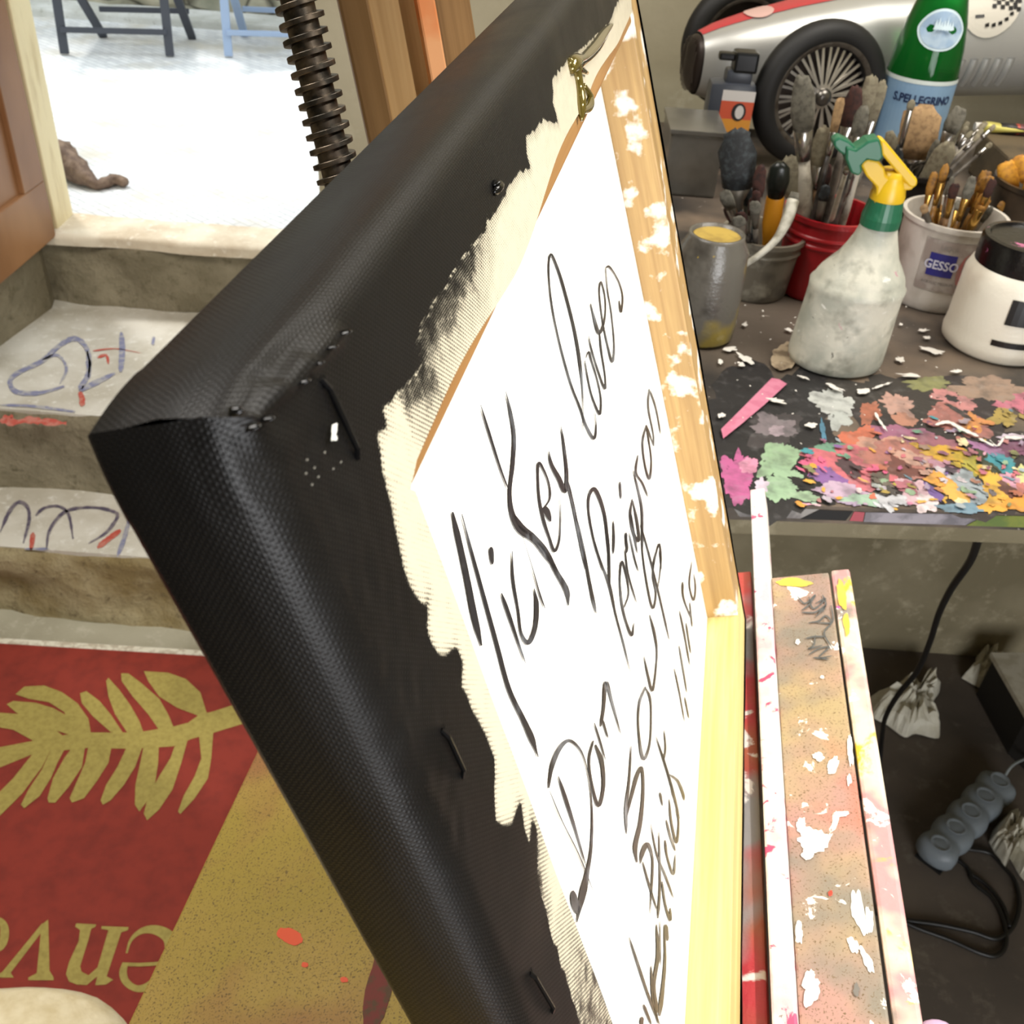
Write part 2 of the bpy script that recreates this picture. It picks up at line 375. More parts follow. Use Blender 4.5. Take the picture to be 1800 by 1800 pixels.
vz = [[(188, 1350), (218, 1328), (224, 1560), (242, 1588), (242, 1602), (128, 1602), (128, 1590), (166, 1570)], [(190, 1345), (204, 1364), (48, 1568), (62, 1590), (-30, 1590), (-10, 1575), (10, 1565)],
      [(345, 1345), (435, 1350), (430, 1362), (412, 1370), (400, 1420), (355, 1430), (362, 1375), (340, 1360)],
      [(400, 1418), (362, 1540), (372, 1572), (350, 1622), (312, 1608), (298, 1575), (312, 1520), (355, 1428)],
      [(362, 1560), (400, 1580), (440, 1545), (452, 1575), (392, 1624), (345, 1622)],
      [(440, 1548), (490, 1376), (458, 1370), (460, 1358), (582, 1362), (578, 1376), (548, 1386), (482, 1585), (512, 1600), (478, 1622), (430, 1625), (440, 1585)]]
for k, l in enumerate(vz): tx.poly([c8(x, y)+np.array([0, 0, .00005*k]) for x, y in l])
ribbon(tx, [(572, 1480), (592, 1420), (640, 1380), (705, 1375), (765, 1410), (775, 1480), (740, 1570), (680, 1625), (620, 1640), (572, 1612), (556, 1570), (566, 1525)], [8, 14, 26, 44, 60, 66, 60, 40, 30, 34, 34, 26], c8, 0, 6, 0, False)
ribbon(tx, [(556, 1530), (640, 1532), (750, 1524)], 16, lambda x, y: c8(x, y)+np.array([0, 0, .0004]), 0, 4, 0, False)
ribbon(tx, [(-60, 1330), (-20, 1320), (15, 1350), (20, 1400), (5, 1450), (-40, 1480)], [10, 16, 34, 40, 30, 10], c8, 0, 6, 0, False)
tx.build('lettering', m_gold, mt)
# ------------------------------------------------------------------ chairs in the street
def street_chair(feet, hgt, mat, label, seatmat):
    fl, fr, bl, br = [np.array([pz(*f, ZST)[0], pz(*f, ZST)[1], ZST]) for f in feet]
    c = (fl+fr+bl+br)/4
    T = thing('folding_chair', label, 'chair', (c[0], c[1], ZST), 'folding chairs in the street')
    up = np.array([0, 0, 1.]); X = nz(fr-fl); Y = nz(np.cross(up, X)); b = (bl-fl) 
    def bar(p, q, wd=.016, th=.009, nm='leg'):
        m = MB(); d = nz(q-p); s_ = nz(np.cross(d, Y)) if abs(np.dot(d, Y)) < .95 else X; n_ = np.cross(d, s_)
        m.box((p+q)/2, (q-p)/2, s_*wd, n_*th, 0, .003); return m.build(nm, mat, T)
    lean = Y*.02
    for p in (fl, fr): bar(p, p+up*.86+Y*.02+Y*.14)
    for p, t_ in ((bl, fl), (br, fr)): bar(p, t_+up*.46-Y*.10)
    bar(fl+up*.085, fr+up*.085, .010, .006, 'stretcher'); bar(bl+up*.10, br+up*.10, .010, .006, 'stretcher')
    s = MB(); cc = (fl+fr)/2+up*.45+Y*.16
    for k in range(6): s.box(cc+Y*(-.16+.064*k), X*(np.linalg.norm(fr-fl)/2), Y*.026, up*.008, 0, .003)
    s.build('seat', seatmat, T); s = MB()
    for k in range(2): s.box((fl+fr)/2+up*(.72+.1*k)+Y*(.135+.016*k), X*(np.linalg.norm(fr-fl)/2), Y*.006, up*.035, 0, .003)
    s.build('backrest', seatmat, T); return T
m_dk = simple('dark_painted_chair', (62, 66, 76), .45); m_lb = simple('pale_blue_chair', (150, 170, 200), .5)
street_chair([(114, 95), (299, 99), (182, 64), (338, 67)], .9, m_dk, 'dark grey folding chair standing against the street wall', m_dk)
street_chair([(402, 99), (592, 104), (430, 62), (628, 70)], .9, m_lb, 'pale blue folding chair behind the black threaded screw', m_lb)
# driftwood piece on the sill
m_drift = simple('weathered_wood', (92, 72, 58), .8, 0, (130, 108, 90), 40, .4, .65, .6, 60, .004)
P_ = [(92, 262, .014), (104, 288, .048), (126, 300, .040), (150, 310, .027), (170, 318, .014), (188, 314, .014), (205, 310, .016), (222, 314, .012)]
dw = MB(); pts = []
for x, y, r in P_:
    q = pz(x, y+14, ZST); q[2] = ZST+r*.9; pts.append(q)
rings = []; cp = catmull([list(p)+[q[2]] for p, q in zip(pts, P_)], 5)
for i, c in enumerate(cp):
    d = nz((cp[min(i+1, len(cp)-1)]-cp[max(i-1, 0)])[:3]); s_ = nz(np.cross(d, [0, 0, 1])); u_ = np.cross(s_, d)
    rings.append([c[:3]+c[3]*(1+.35*mnoise.noise(Vector((i*.5, math.cos(k*.6)*2, math.sin(k*.6)*2))))*(s_*math.cos(k*.6283)+u_*math.sin(k*.6283)) for k in range(10)])
dw.loft(rings); tag(dw.build('driftwood', m_drift, smooth=True), 'brown weathered piece of wood lying on the pavement beside the door post', 'wood')
# ------------------------------------------------------------------ canvas frame: local axes
K = .11
Vv = RC @ nz([879, 2970, F]); H = RC @ nz([430, -1338, F]); H = nz([H[0], H[1], 0])
U = -Vv; U = nz(U-np.dot(U, H)*H); N = np.cross(H, U)
P0 = ray(400, 715)*K
def L3(u, v, w_): return P0+K*(u*H+v*U+w_*N)
def uvof(x, y, w_=0.0):
    X = ppl(x, y, P0+w_*K*N, N); d = X-P0; return np.array([d@H, d@U])/K
W_, H_, T_, B_ = 3.75, 3.58, .182, .31
# canvas cloth material with black paint driven by the traced paint edge
def weave_height(t, pitch):
    sx = t.n.new('ShaderNodeSeparateXYZ'); t.link(t.co.outputs['UV'], sx.inputs[0])
    nn = t.ramp(t.noise(420, t.mapping((1, 1, 1), (0, 0, 0), 'UV'), 2), 0, 1)
    k = 2*math.pi/pitch
    a = t.math('MULTIPLY', sx.outputs[0], k); b = t.math('MULTIPLY', sx.outputs[1], k)
    a = t.math('ADD', a, t.math('MULTIPLY', nn, 2.2)); b = t.math('ADD', b, t.math('MULTIPLY', nn, 2.2))
    s1_ = t.math('SINE', a); s2_ = t.math('SINE', b)
    return t.math('ADD', t.math('MULTIPLY', t.math('MULTIPLY', s1_, s2_), .35), t.math('MULTIPLY', t.math('ADD', t.math('ABSOLUTE', s1_), t.math('ABSOLUTE', s2_)), .33))
def canvas_mat():
    t = NT('primed_canvas_black_edge', .5)
    wv = weave_height(t, .0011)
    at = t.n.new('ShaderNodeAttribute'); at.attribute_name = 'paint'
    p = at.outputs['Fac']
    nn = t.noise(260, t.mapping((1, 1, 1), (0, 0, 0), 'UV'), 3)
    v = t.math('ADD', t.math('ADD', p, t.math('MULTIPLY', t.math('SUBTRACT', wv, .42), .55)), t.math('MULTIPLY', t.math('SUBTRACT', nn, .5), .35))
    k = t.ramp(v, .46, .54)
    t.color(t.mix(k, lin((198, 190, 168)), lin((10, 9, 9)))); t.b.inputs['Specular IOR Level'].default_value = .32
    r = t.ramp(t.noise(30, None, 3), .3, .7)
    ro = t.math('ADD', t.math('MULTIPLY', r, .14), .36)
    t.link(ro, t.b.inputs['Roughness']); t.bump(wv, .34, .00022); return t.m
m_canvas = canvas_mat()
m_wood = NT('pine_stretcher', .55)
vv = m_wood.mapping((14, 14, 160)); gr = m_wood.noise(5, vv, 5, .6, .3)
m_wood.color(m_wood.mix(m_wood.ramp(gr, .3, .75), lin((222, 186, 118)), lin((188, 144, 80)))); m_wood.bump(gr, .15, .0004); m_wood = m_wood.m
def pine(name, c1, c2, axis, white=False, freq=1):
    t = NT(name, .5)
    d = t.n.new('ShaderNodeVectorMath'); d.operation = 'DOT_PRODUCT'; d.inputs[1].default_value = tuple(axis); t.link(t.co.outputs['Object'], d.inputs[0])
    m = t.n.new('ShaderNodeVectorMath'); m.operation = 'SCALE'; m.inputs[0].default_value = tuple(axis); t.link(t.math('MULTIPLY', d.outputs['Value'], -.965), m.inputs['Scale'])
    ad = t.n.new('ShaderNodeVectorMath'); ad.operation = 'ADD'; t.link(t.co.outputs['Object'], ad.inputs[0]); t.link(m.outputs[0], ad.inputs[1])
    gr = t.noise(320*freq, ad.outputs[0], 4, .6, .4)
    c = t.mix(t.ramp(gr, .35, .7), lin(c1), lin(c2))
    c = t.mix(t.ramp(t.noise(70, ad.outputs[0], 3), .4, .75), c, lin(tuple(int(a*.88) for a in c2)))
    if white: c = t.mix(t.ramp(t.noise(55, None, 4), .56, .64), c, lin((240, 236, 226)))
    t.color(c); t.bump(gr, .12, .0004); return t.m
m_pineV = pine('pine_side_bar', (188, 156, 102), (162, 128, 80), U, True)
m_pineT = pine('pine_top_bar', (164, 124, 74), (142, 100, 54), H)
m_pineH = pine('pine_long_bar', (232, 212, 146), (216, 188, 116), H, False)
ART = thing('stretched_canvas', 'large stretched canvas seen from behind, black painted edges, handwriting on white back', 'canvas', L3(W_/2, -H_, 0))
# traced inner limit of the black paint, image points on the back plane
edge_px = [(1110, -30), (1085, 5), (1072, 40), (1035, 75), (997, 107), (970, 142), (972, 180), (981, 218), (958, 212), (926, 242), (928, 270), (934, 296), (912, 307), (890, 342), (868, 380), (845, 418), (812, 455), (779, 502), (743, 575), (733, 607), (743, 647), (718, 675), (676, 718), (683, 749), (664, 764), (672, 810), (680, 850), (688, 890), (700, 943), (714, 1001), (732, 1050), (746, 1060), (754, 1037), (752, 1102), (772, 1150), (801, 1135), (812, 1160), (812, 1207), (830, 1243), (855, 1290), (870, 1333), (868, 1400), (872, 1444), (900, 1450), (912, 1404), (917, 1406), (920, 1455), (929, 1482), (936, 1432), (945, 1480), (945, 1545), (974, 1654), (1000, 1733), (1018, 1800), (1040, 1870), (1075, 1960)]
E = np.array([uvof(*q) for q in edge_px])
# densify with small brush teeth
Ed = []
for i in range(len(E)-1):
    n = max(1, int(np.linalg.norm(E[i+1]-E[i])/.02))
    for k in range(n):
        p = E[i]+(E[i+1]-E[i])*k/n; d = nz(E[i+1]-E[i]); nn = np.array([-d[1], d[0]])
        Ed.append(p+nn*.006*mnoise.noise(Vector((p[0]*40, p[1]*40, 0)))*2)
Ed.append(E[-1]); Ed = np.array(Ed)
POLY = np.vstack([Ed, [[Ed[-1][0], -6]], [[6, -6]], [[6, Ed[0][1]]]])
def sd_white(P):
    """signed distance to white polygon, positive outside (= painted black)"""
    A = POLY; Bp = np.roll(POLY, -1, axis=0); d = np.full(len(P), 1e9); ins = np.zeros(len(P), bool)
    for a, b in zip(A, Bp):
        ab = b-a; t_ = np.clip(((P-a)@ab)/(ab@ab+1e-12), 0, 1); q = a+t_[:, None]*ab
        d = np.minimum(d, np.linalg.norm(P-q, axis=1))
        c = ((a[1] > P[:, 1]) != (b[1] > P[:, 1])) & (P[:, 0] < (b[0]-a[0])*(P[:, 1]-a[1])/(b[1]-a[1]+1e-15)+a[0]); ins ^= c
    return np.where(ins, -d, d)
def corner_relief(u, v):
    """folded cloth at the near top corner"""
    a = np.array([.02, -.02]); b = uvof(605, 578); d = b-a; L = np.linalg.norm(d); d = d/L; n = np.array([-d[1], d[0]])
    q = np.array([u, v])-a; s = q@d; r = q@n
    if s < -.05 or s > L+.02: return 0
    f = max(0, min(1, (L-s)/L))
    ridge = .020*math.exp(-(r/.012)**2)*f**.4
    step = -.016*f if 0 < r < .09 else 0
    if r >= 0: step = -.022*f*math.exp(-(r/.05)**2)
    return ridge+step+.004*mnoise.noise(Vector((u*30, v*30, 3)))*f
FL_in = {'top': .30, 'left': .312, 'far': .06, 'bottom': .07}
R_ = .055
def profile(flap, nflap):
    pr = [(.022, -T_), (.008, -T_+.003), (.001, -T_+.014), (-.0, -T_*.72), (-.004, -T_*.5), (-.002, -T_*.35), (0, -R_)]
    k = 7
    for i in range(1, k+1):
        a = math.pi/2*i/k; pr.append((R_-R_*math.cos(a), -R_+R_*math.sin(a)))
    for i in range(1, nflap+1): pr.append((R_+(flap-R_)*i/nflap, 0))
    return pr
def arc(pr):
    s = [0]
    for i in range(1, len(pr)): s.append(s[-1]+math.hypot(pr[i][0]-pr[i-1][0], pr[i][1]-pr[i-1][1]))
    return s
CV = []; CF = []; CU = []; UVP = []; SIDE = []
def side(kind, nL, nflap):
    pr = profile(FL_in[kind], nflap); ar = arc(pr); b = len(CV); m = len(pr)
    Ln = W_ if kind in ('top', 'bottom') else H_
    for i in range(nL+1):
        for j, (d, w_) in enumerate(pr):
            dl = max(d, 0); s = dl+(Ln-2*dl)*i/nL
            dd = d
            if kind == 'top' and j >= 14:   # wavy cut edge of the cloth
                fr = (j-13)/(m-14)*min(1, max(0, s-dl)/.05); dd = d+fr*(.012*math.sin(s*2.1+.6)+.005*math.sin(s*7)-.030+(.034*math.exp(-((s-1.15)/.35)**2)))
            if kind == 'top': u, v = s, -dd
            elif kind == 'bottom': u, v = s, -H_+dd
            elif kind == 'left': u, v = dd, -s
            else: u, v = W_-dd, -s
            ww = w_
            if d > .0 and w_ > -.02 and u < .75 and v > -.75 and kind in ('top', 'left'): ww += corner_relief(u, v)
            ww += .004*mnoise.noise(Vector((u*3, v*3, 1))) if j > 6 else 0
            # slightly hollow sides (cloth pulled over bar)
            # soft nose where two sides meet
            cdist = math.hypot(u, v)
            if w_ < -.01 and cdist < .12:
                q = (1-cdist/.12)**2*.012; u += q; v -= q; ww += .003*math.sin(w_*120)
            CV.append(L3(u, v, ww)); CU.append((s*K, ar[j]*K+(0.31 if kind in ('left', 'far') else 0))); UVP.append((u, v)); SIDE.append((kind, j, w_))
    for i in range(nL):
        for j in range(m-1):
            a = b+i*m+j; CF.append((a, a+1, a+1+m, a+m))
side('top', 380, 46); side('left', 360, 46); side('far', 60, 4); side('bottom', 60, 4)
cl = mk('canvas_cloth', CV, CF, m_canvas, ART, True, uvs=CU)
bm = bmesh.new(); bm.from_mesh(cl.data); bmesh.ops.remove_doubles(bm, verts=bm.verts[:], dist=1e-6) if False else None
bmesh.ops.recalc_face_normals(bm, faces=bm.faces[:]); bm.to_mesh(cl.data); bm.free()
UVP = np.array(UVP); sd = sd_white(UVP)
# solid paint up to the traced edge, dry-brushed weave beyond it in places
uA = uvof(845, 418)[0]; uB = uvof(690, 700)[0]
val = np.clip(.5+sd/.024, 0, 1)
for i, (u, v) in enumerate(UVP):
    if sd[i] >= 0: continue
    if v > -.34 and u > .36:
        k = min(1, 1.7*max(0, 1-abs(u-(uA+uB)/2)/((uA-uB)*.72))); D = .02+.14*k; top = .47+.21*k
    elif v < -1.16:
        k = min(1, (-v-1.16)/.25); D = .02+1.2*k; top = .42+.16*k
    elif v < -.6:
        k = max(0, 1-abs(-v-1.06)/.14); D = .015+.07*k; top = .44+.17*k
    else: D = .015; top = .4
    f = min(1, -sd[i]/D); val[i] = max(val[i], top-(top-.2)*f**1.2)
for i, (k, j, w_) in enumerate(SIDE):
    if k in ('far', 'bottom') and UVP[i][0] > .5: val[i] = .85 if w_ > -.03 else 1
    if w_ < -.03 or j < 10: val[i] = 1
at = cl.data.attributes.new('paint', 'FLOAT', 'POINT')
for i, x in enumerate(val): at.data[i].value = float(x)
# front face and back panel
fm = MB(); fm.poly([L3(.02, -.02, -T_), L3(W_-.02, -.02, -T_), L3(W_-.02, -H_+.02, -T_), L3(.02, -H_+.02, -T_)])
m_front = simple('front_paint', (30, 28, 27), .4, 0, (120, 30, 25), 12, .55, .6); fm.build('painted_front', m_front, ART)
t = NT('raw_canvas_back', .85); wv = weave_height(t, .0011)
t.color(t.mix(t.ramp(wv, .0, .5), lin((240, 236, 226)), lin((250, 248, 242)))); t.bump(wv, .4, .0002); m_back = t.m
v4 = [(B_-.03, -B_+.03), (W_-B_+.03, -B_+.03), (W_-B_+.03, -H_+B_-.03), (B_-.03, -H_+B_-.03)]
mk('canvas_back', [L3(a, b, -T_+.012) for a, b in v4], [(0, 3, 2, 1)], m_back, ART, uvs=[(a*K, b*K) for a, b in v4])
# stretcher bars
def bar(u0, u1, v0, v1, mat):
    m = MB(); c = L3((u0+u1)/2, (v0+v1)/2, (-T_+.012-.008)/2)
    m.box(c, H*K*(u1-u0)/2, U*K*(v1-v0)/2, N*K*(T_-.012-.008)/2, 0, .0006); return m.build('stretcher_bar', mat, ART)
g_ = .05
bar(g_, B_, -H_+g_, -g_, m_pineV); bar(W_-B_, W_-g_, -H_+B_, -g_, m_pineV)
bar(B_+.002, W_-B_-.002, -B_, -g_, m_pineT); bar(B_+.002, W_-g_, -H_+g_, -H_+B_, m_pineH)
# staples: slot with shiny wire
m_slot = simple('staple_slot', (4, 4, 4), .5); m_wire = simple('staple_wire', (30, 30, 32), .22, .8)
for (a, b) in (((568, 658), (632, 797)), ((778, 1273), (816, 1356)), ((932, 1700), (972, 1768))):
    p, q = uvof(*a), uvof(*b); d = nz(q-p); n_ = np.array([-d[1], d[0]])
    s = MB(); hw = .010
    pts = [p, p+d*.03+n_*hw*.8, (p+q)/2+n_*hw, q-d*.02+n_*hw*.8, q, q-d*.02-n_*hw*.5, (p+q)/2-n_*hw*.5, p+d*.02-n_*hw*.6]
    s.slab([L3(x[0], x[1], .0015) for x in pts], -N*.0001); o = s.build('staple', m_slot, ART)
    s = MB(); wp = [p+n_*hw*1.5, p+n_*hw*1.5+d*.0+np.array([0, 0])]
    s.tube([L3(*(p-n_*hw), .0)+0*N, L3(*(p-n_*hw+d*.015), .006), L3(*(q-n_*hw-d*.015), .006), L3(*(q-n_*hw), .0)], .0007*.6, 6); s.build('staple_crown', m_wire, o)
# glossy paint lumps, white fleck, yellow varnish drip
m_gloss = simple('glossy_black_paint', (8, 8, 8), .12)
for (x, y, rx, ry, r) in ((872, 330, 16, 11, -50), (868, 322, 8, 5, 0), (520, 672, 12, 5, -40), (545, 640, 10, 4, -40), (570, 612, 9, 4, -40), (594, 586, 10, 4, -40), (430, 752, 16, 7, -12), (400, 725, 14, 12, 0), (455, 738, 12, 6, -25)):
    base = uvof(x, y); cpt = L3(base[0], base[1], .004 if x < 700 else .0)
    su = np.linalg.norm(uvof(x+rx, y)-base)*K*.8; sv = np.linalg.norm(uvof(x, y+ry)-base)*K
    rings = []; lump = MB()
    for k in range(5):
        a = math.pi/2*k/4.2
        rings.append([cpt+N*(.0016*math.sin(a))+(H*su*.6*math.cos(th)+U*sv*.8*math.sin(th))*math.cos(a)*(1+.25*mnoise.noise(Vector((x, th, k)))) for th in np.linspace(0, 2*math.pi, 12, endpoint=False)])
    lump.loft(rings); lump.build('paint_lump', m_gloss, ART, smooth=True)
wf = MB(); pf = lambda x, y: L3(*uvof(x, y, .008), .008)
blob(wf, 588, 756, 5, 15, 5, pf, 0, 26, .3, 4); blob(wf, 590, 770, 3, 6, 0, pf, 0, 20, .3, 5)
for (x, y) in ((540, 808), (553, 822), (571, 795), (538, 832), (560, 838), (586, 824), (600, 812), (549, 852)): blob(wf, x, y, 1.6, 2.2, 30, pf, 1, 10, .3, x)
wf.build('paint_fleck', [simple('white_fleck', (235, 235, 228), .4), simple('grey_fleck', (120, 118, 110), .5)], ART)
t = NT('yellow_varnish', .08); t.color(lin((110, 96, 40))); t.b.inputs['Coat Weight'].default_value = 1; t.b.inputs['Metallic'].default_value = .55; m_var = t.m
dr = MB()
for pts, rr in (([(1076, 42), (1062, 58), (1044, 84), (1024, 104), (1008, 112), (1003, 122)], [.0006, .0017, .0021, .0020, .0026, .0014]), ([(1008, 112), (1014, 135), (1018, 160), (1020, 185), (1022, 212)], [.0022, .0016, .0016, .0018, .0005]), ([(1026, 150), (1036, 170), (1034, 188), (1024, 196)], [.0007, .0012, .0015, .0007]), ([(1000, 108), (1012, 118), (1030, 128)], [.001, .0016, .0008])):
    q = catmull([list(L3(*uvof(x, y, .005), .006))+[r] for (x, y), r in zip(pts, rr)], 5)
    dr.tube([a[:3] for a in q], [float(a[3]) for a in q], 10)
dr.build('varnish_drip', m_var, ART, smooth=True)
# handwriting in brush pen on the canvas back
c3 = lambda x, y: (700+x/3., 400+y/3.)
c4 = lambda x, y: (700+x/2.769, 900+y/2.769)
c5 = lambda x, y: (700+x/2.769, 1300+y/2.769)
wr = MB(); wl = -T_+.016
pw = lambda x, y: L3(*uvof(x, y, wl), wl)
S3 = [([(975, 1190), (975, 900), (960, 720), (930, 540), (880, 340), (840, 210), (805, 140), (795, 230), (810, 400), (850, 600), (910, 820), (960, 950), (990, 1040), (1032, 1112), (1045, 1050), (1036, 960)], [3, 8, 18, 16, 16, 14, 12, 8, 8, 9, 11, 12, 14, 18, 10, 5]),
 ([(985, 700), (1000, 790), (1020, 880), (1050, 960), (1066, 980), (1070, 900), (1050, 800), (1020, 700), (1005, 655), (990, 690)], [14, 9, 9, 12, 13, 8, 8, 10, 12, 8]),
 ([(1005, 570), (1020, 640), (1050, 740), (1090, 850), (1092, 780), (1072, 650), (1062, 540)], [8, 9, 10, 12, 8, 10, 14]),
 ([(1015, 400), (1030, 460), (1060, 555), (1090, 480), (1092, 370), (1070, 285), (1062, 350), (1080, 500), (1105, 620), (1130, 708), (1140, 620), (1125, 450), (1105, 330), (1095, 215)], [14, 16, 22, 9, 7, 9, 8, 8, 10, 14, 8, 7, 8, 12]),
 ([(1095, 212), (1112, 205), (1140, 240), (1170, 300), (1185, 370), (1176, 445), (1166, 385)], [16, 12, 8, 8, 9, 12, 16]),
 ([(435, 935), (480, 1080), (540, 1270), (585, 1390)], [8, 14, 12, 8]), ([(565, 855), (590, 960), (612, 1100), (605, 1250), (590, 1390), (600, 1500), (640, 1590), (720, 1650), (780, 1730), (830, 1800)], [6, 18, 22, 22, 20, 30, 40, 34, 30, 32]),
 ([(770, 1480), (802, 1420), (790, 1330), (745, 1240), (738, 1300), (745, 1430), (770, 1550), (800, 1640), (825, 1705), (852, 1640), (857, 1500), (850, 1400)], [24, 12, 10, 16, 12, 14, 18, 14, 18, 10, 6, 4]),
 ([(765, 1475), (785, 1500), (805, 1550)], [36, 40, 16]), ([(795, 1180), (810, 1250), (850, 1325), (880, 1390), (890, 1300), (872, 1130), (858, 1045)], [12, 20, 28, 26, 20, 14, 8]),
 ([(885, 1310), (920, 1450), (950, 1600), (990, 1800)], [18, 18, 16, 18]), ([(1115, 1800), (1105, 1650), (1090, 1520), (1060, 1420), (1030, 1378), (1005, 1430), (1010, 1540), (1040, 1680), (1078, 1810)], [14, 16, 18, 22, 24, 14, 10, 9, 9]),
 ([(1135, 1545), (1138, 1640), (1135, 1720)], [8, 14, 10]), ([(1170, 1340), (1175, 1430)], [12, 12]), ([(1198, 1610), (1208, 1690), (1200, 1720)], [12, 14, 8]),
 ([(1235, 1430), (1225, 1520), (1245, 1620), (1270, 1650), (1262, 1560), (1238, 1440)], [12, 14, 18, 16, 16, 14]), ([(1240, 1280), (1265, 1380), (1285, 1480), (1288, 1600), (1290, 1700)], [8, 12, 14, 14, 10]),
 ([(1265, 1200), (1255, 1290), (1290, 1350), (1318, 1420)], [12, 12, 12, 8]), ([(1310, 1040), (1290, 1130), (1300, 1240), (1325, 1325), (1336, 1230), (1322, 1120), (1308, 1040)], [16, 12, 10, 14, 8, 9, 12]),
 ([(1312, 1045), (1350, 1155)], [9, 6]), ([(1325, 850), (1320, 950), (1345, 1080), (1350, 1150)], [12, 10, 8, 5]), ([(1330, 860), (1362, 960), (1385, 1090)], [12, 9, 7]), ([(1375, 1670), (1350, 1750), (1345, 1800)], [8, 8, 8]), ([(1380, 1700), (1388, 1800)], [8, 7])]
S4 = [([(555, 0), (600, 70), (660, 120), (720, 190), (770, 290), (820, 380), (830, 455)], [26, 30, 26, 26, 26, 30, 14]), ([(600, 100), (650, 260), (690, 400), (715, 470)], [3, 4, 9, 7]),
 ([(860, 0), (900, 170), (930, 330), (950, 430), (965, 495)], [14, 14, 16, 18, 8]), ([(930, 0), (950, 120), (990, 250), (1030, 360), (1060, 500), (1100, 650), (1130, 780)], [8, 8, 9, 16, 9, 9, 5]),
 ([(1000, 0), (1018, 100), (1026, 200), (1030, 380)], [12, 12, 14, 14]), ([(1110, 100), (1110, 170)], [14, 10]), ([(1100, 465), (1122, 400), (1115, 330), (1090, 240), (1080, 330), (1090, 450), (1112, 540), (1138, 600), (1148, 540)], [16, 8, 8, 12, 9, 12, 12, 16, 8]),
 ([(1105, 180), (1120, 300), (1162, 445)], [8, 9, 7]), ([(1125, 100), (1150, 220), (1170, 290)], [7, 9, 6]), ([(1130, 0), (1140, 60), (1165, 200)], [12, 14, 8]),
 ([(1185, 50), (1190, 200), (1215, 370), (1240, 468), (1255, 400), (1240, 310), (1252, 220), (1272, 155), (1280, 250), (1262, 390)], [10, 9, 10, 12, 8, 8, 8, 9, 8, 7]), ([(1180, 60), (1220, 200), (1270, 400), (1320, 620)], [8, 9, 9, 9]),
 ([(265, 0), (310, 200), (345, 370), (370, 500), (406, 650)], [30, 32, 34, 36, 26]), ([(310, 10), (360, 200), (420, 420), (480, 640), (540, 860), (610, 1010), (650, 1100), (682, 1192)], [12, 16, 20, 22, 24, 28, 34, 12]),
 ([(452, 170), (456, 210), (459, 255)], [24, 24, 16]), ([(503, 395), (540, 500), (580, 620), (622, 742)], [18, 20, 14, 6]), ([(555, 190), (560, 330), (585, 480), (600, 590), (635, 635), (668, 560), (675, 450), (662, 372)], [10, 16, 12, 14, 26, 24, 24, 12]),
 ([(955, 1025), (985, 1120), (1010, 1210)], [8, 10, 6]), ([(995, 1010), (1022, 1100)], [14, 8]), ([(985, 1045), (1000, 960), (1012, 830), (1040, 920), (1085, 1085)], [18, 16, 22, 14, 7]),
 ([(1225, 500), (1250, 600), (1260, 700), (1240, 868), (1218, 800), (1197, 702)], [12, 14, 8, 12, 12, 8]), ([(1205, 850), (1175, 930), (1170, 1050), (1192, 1200), (1225, 1130), (1232, 980), (1225, 900), (1203, 855)], [22, 12, 10, 18, 10, 8, 12, 16]),
 ([(1255, 1090), (1290, 1200), (1330, 1330), (1340, 1390)], [7, 10, 12, 12]), ([(1295, 1060), (1302, 1150), (1292, 1210)], [6, 9, 10]),
 ([(1430, 240), (1418, 350), (1438, 430), (1448, 370), (1440, 300)], [7, 8, 9, 8, 5]), ([(1385, 340), (1390, 420), (1432, 530)], [14, 9, 6]), ([(1370, 480), (1395, 600), (1420, 745)], [8, 9, 7]), ([(1402, 540), (1425, 690)], [9, 7]),
 ([(1368, 650), (1385, 750), (1406, 880)], [8, 9, 6]), ([(1345, 762), (1370, 880), (1395, 1022)], [7, 7, 5]), ([(1395, 900), (1416, 1005)], [8, 7]), ([(1420, 440), (1432, 560)], [7, 7])]
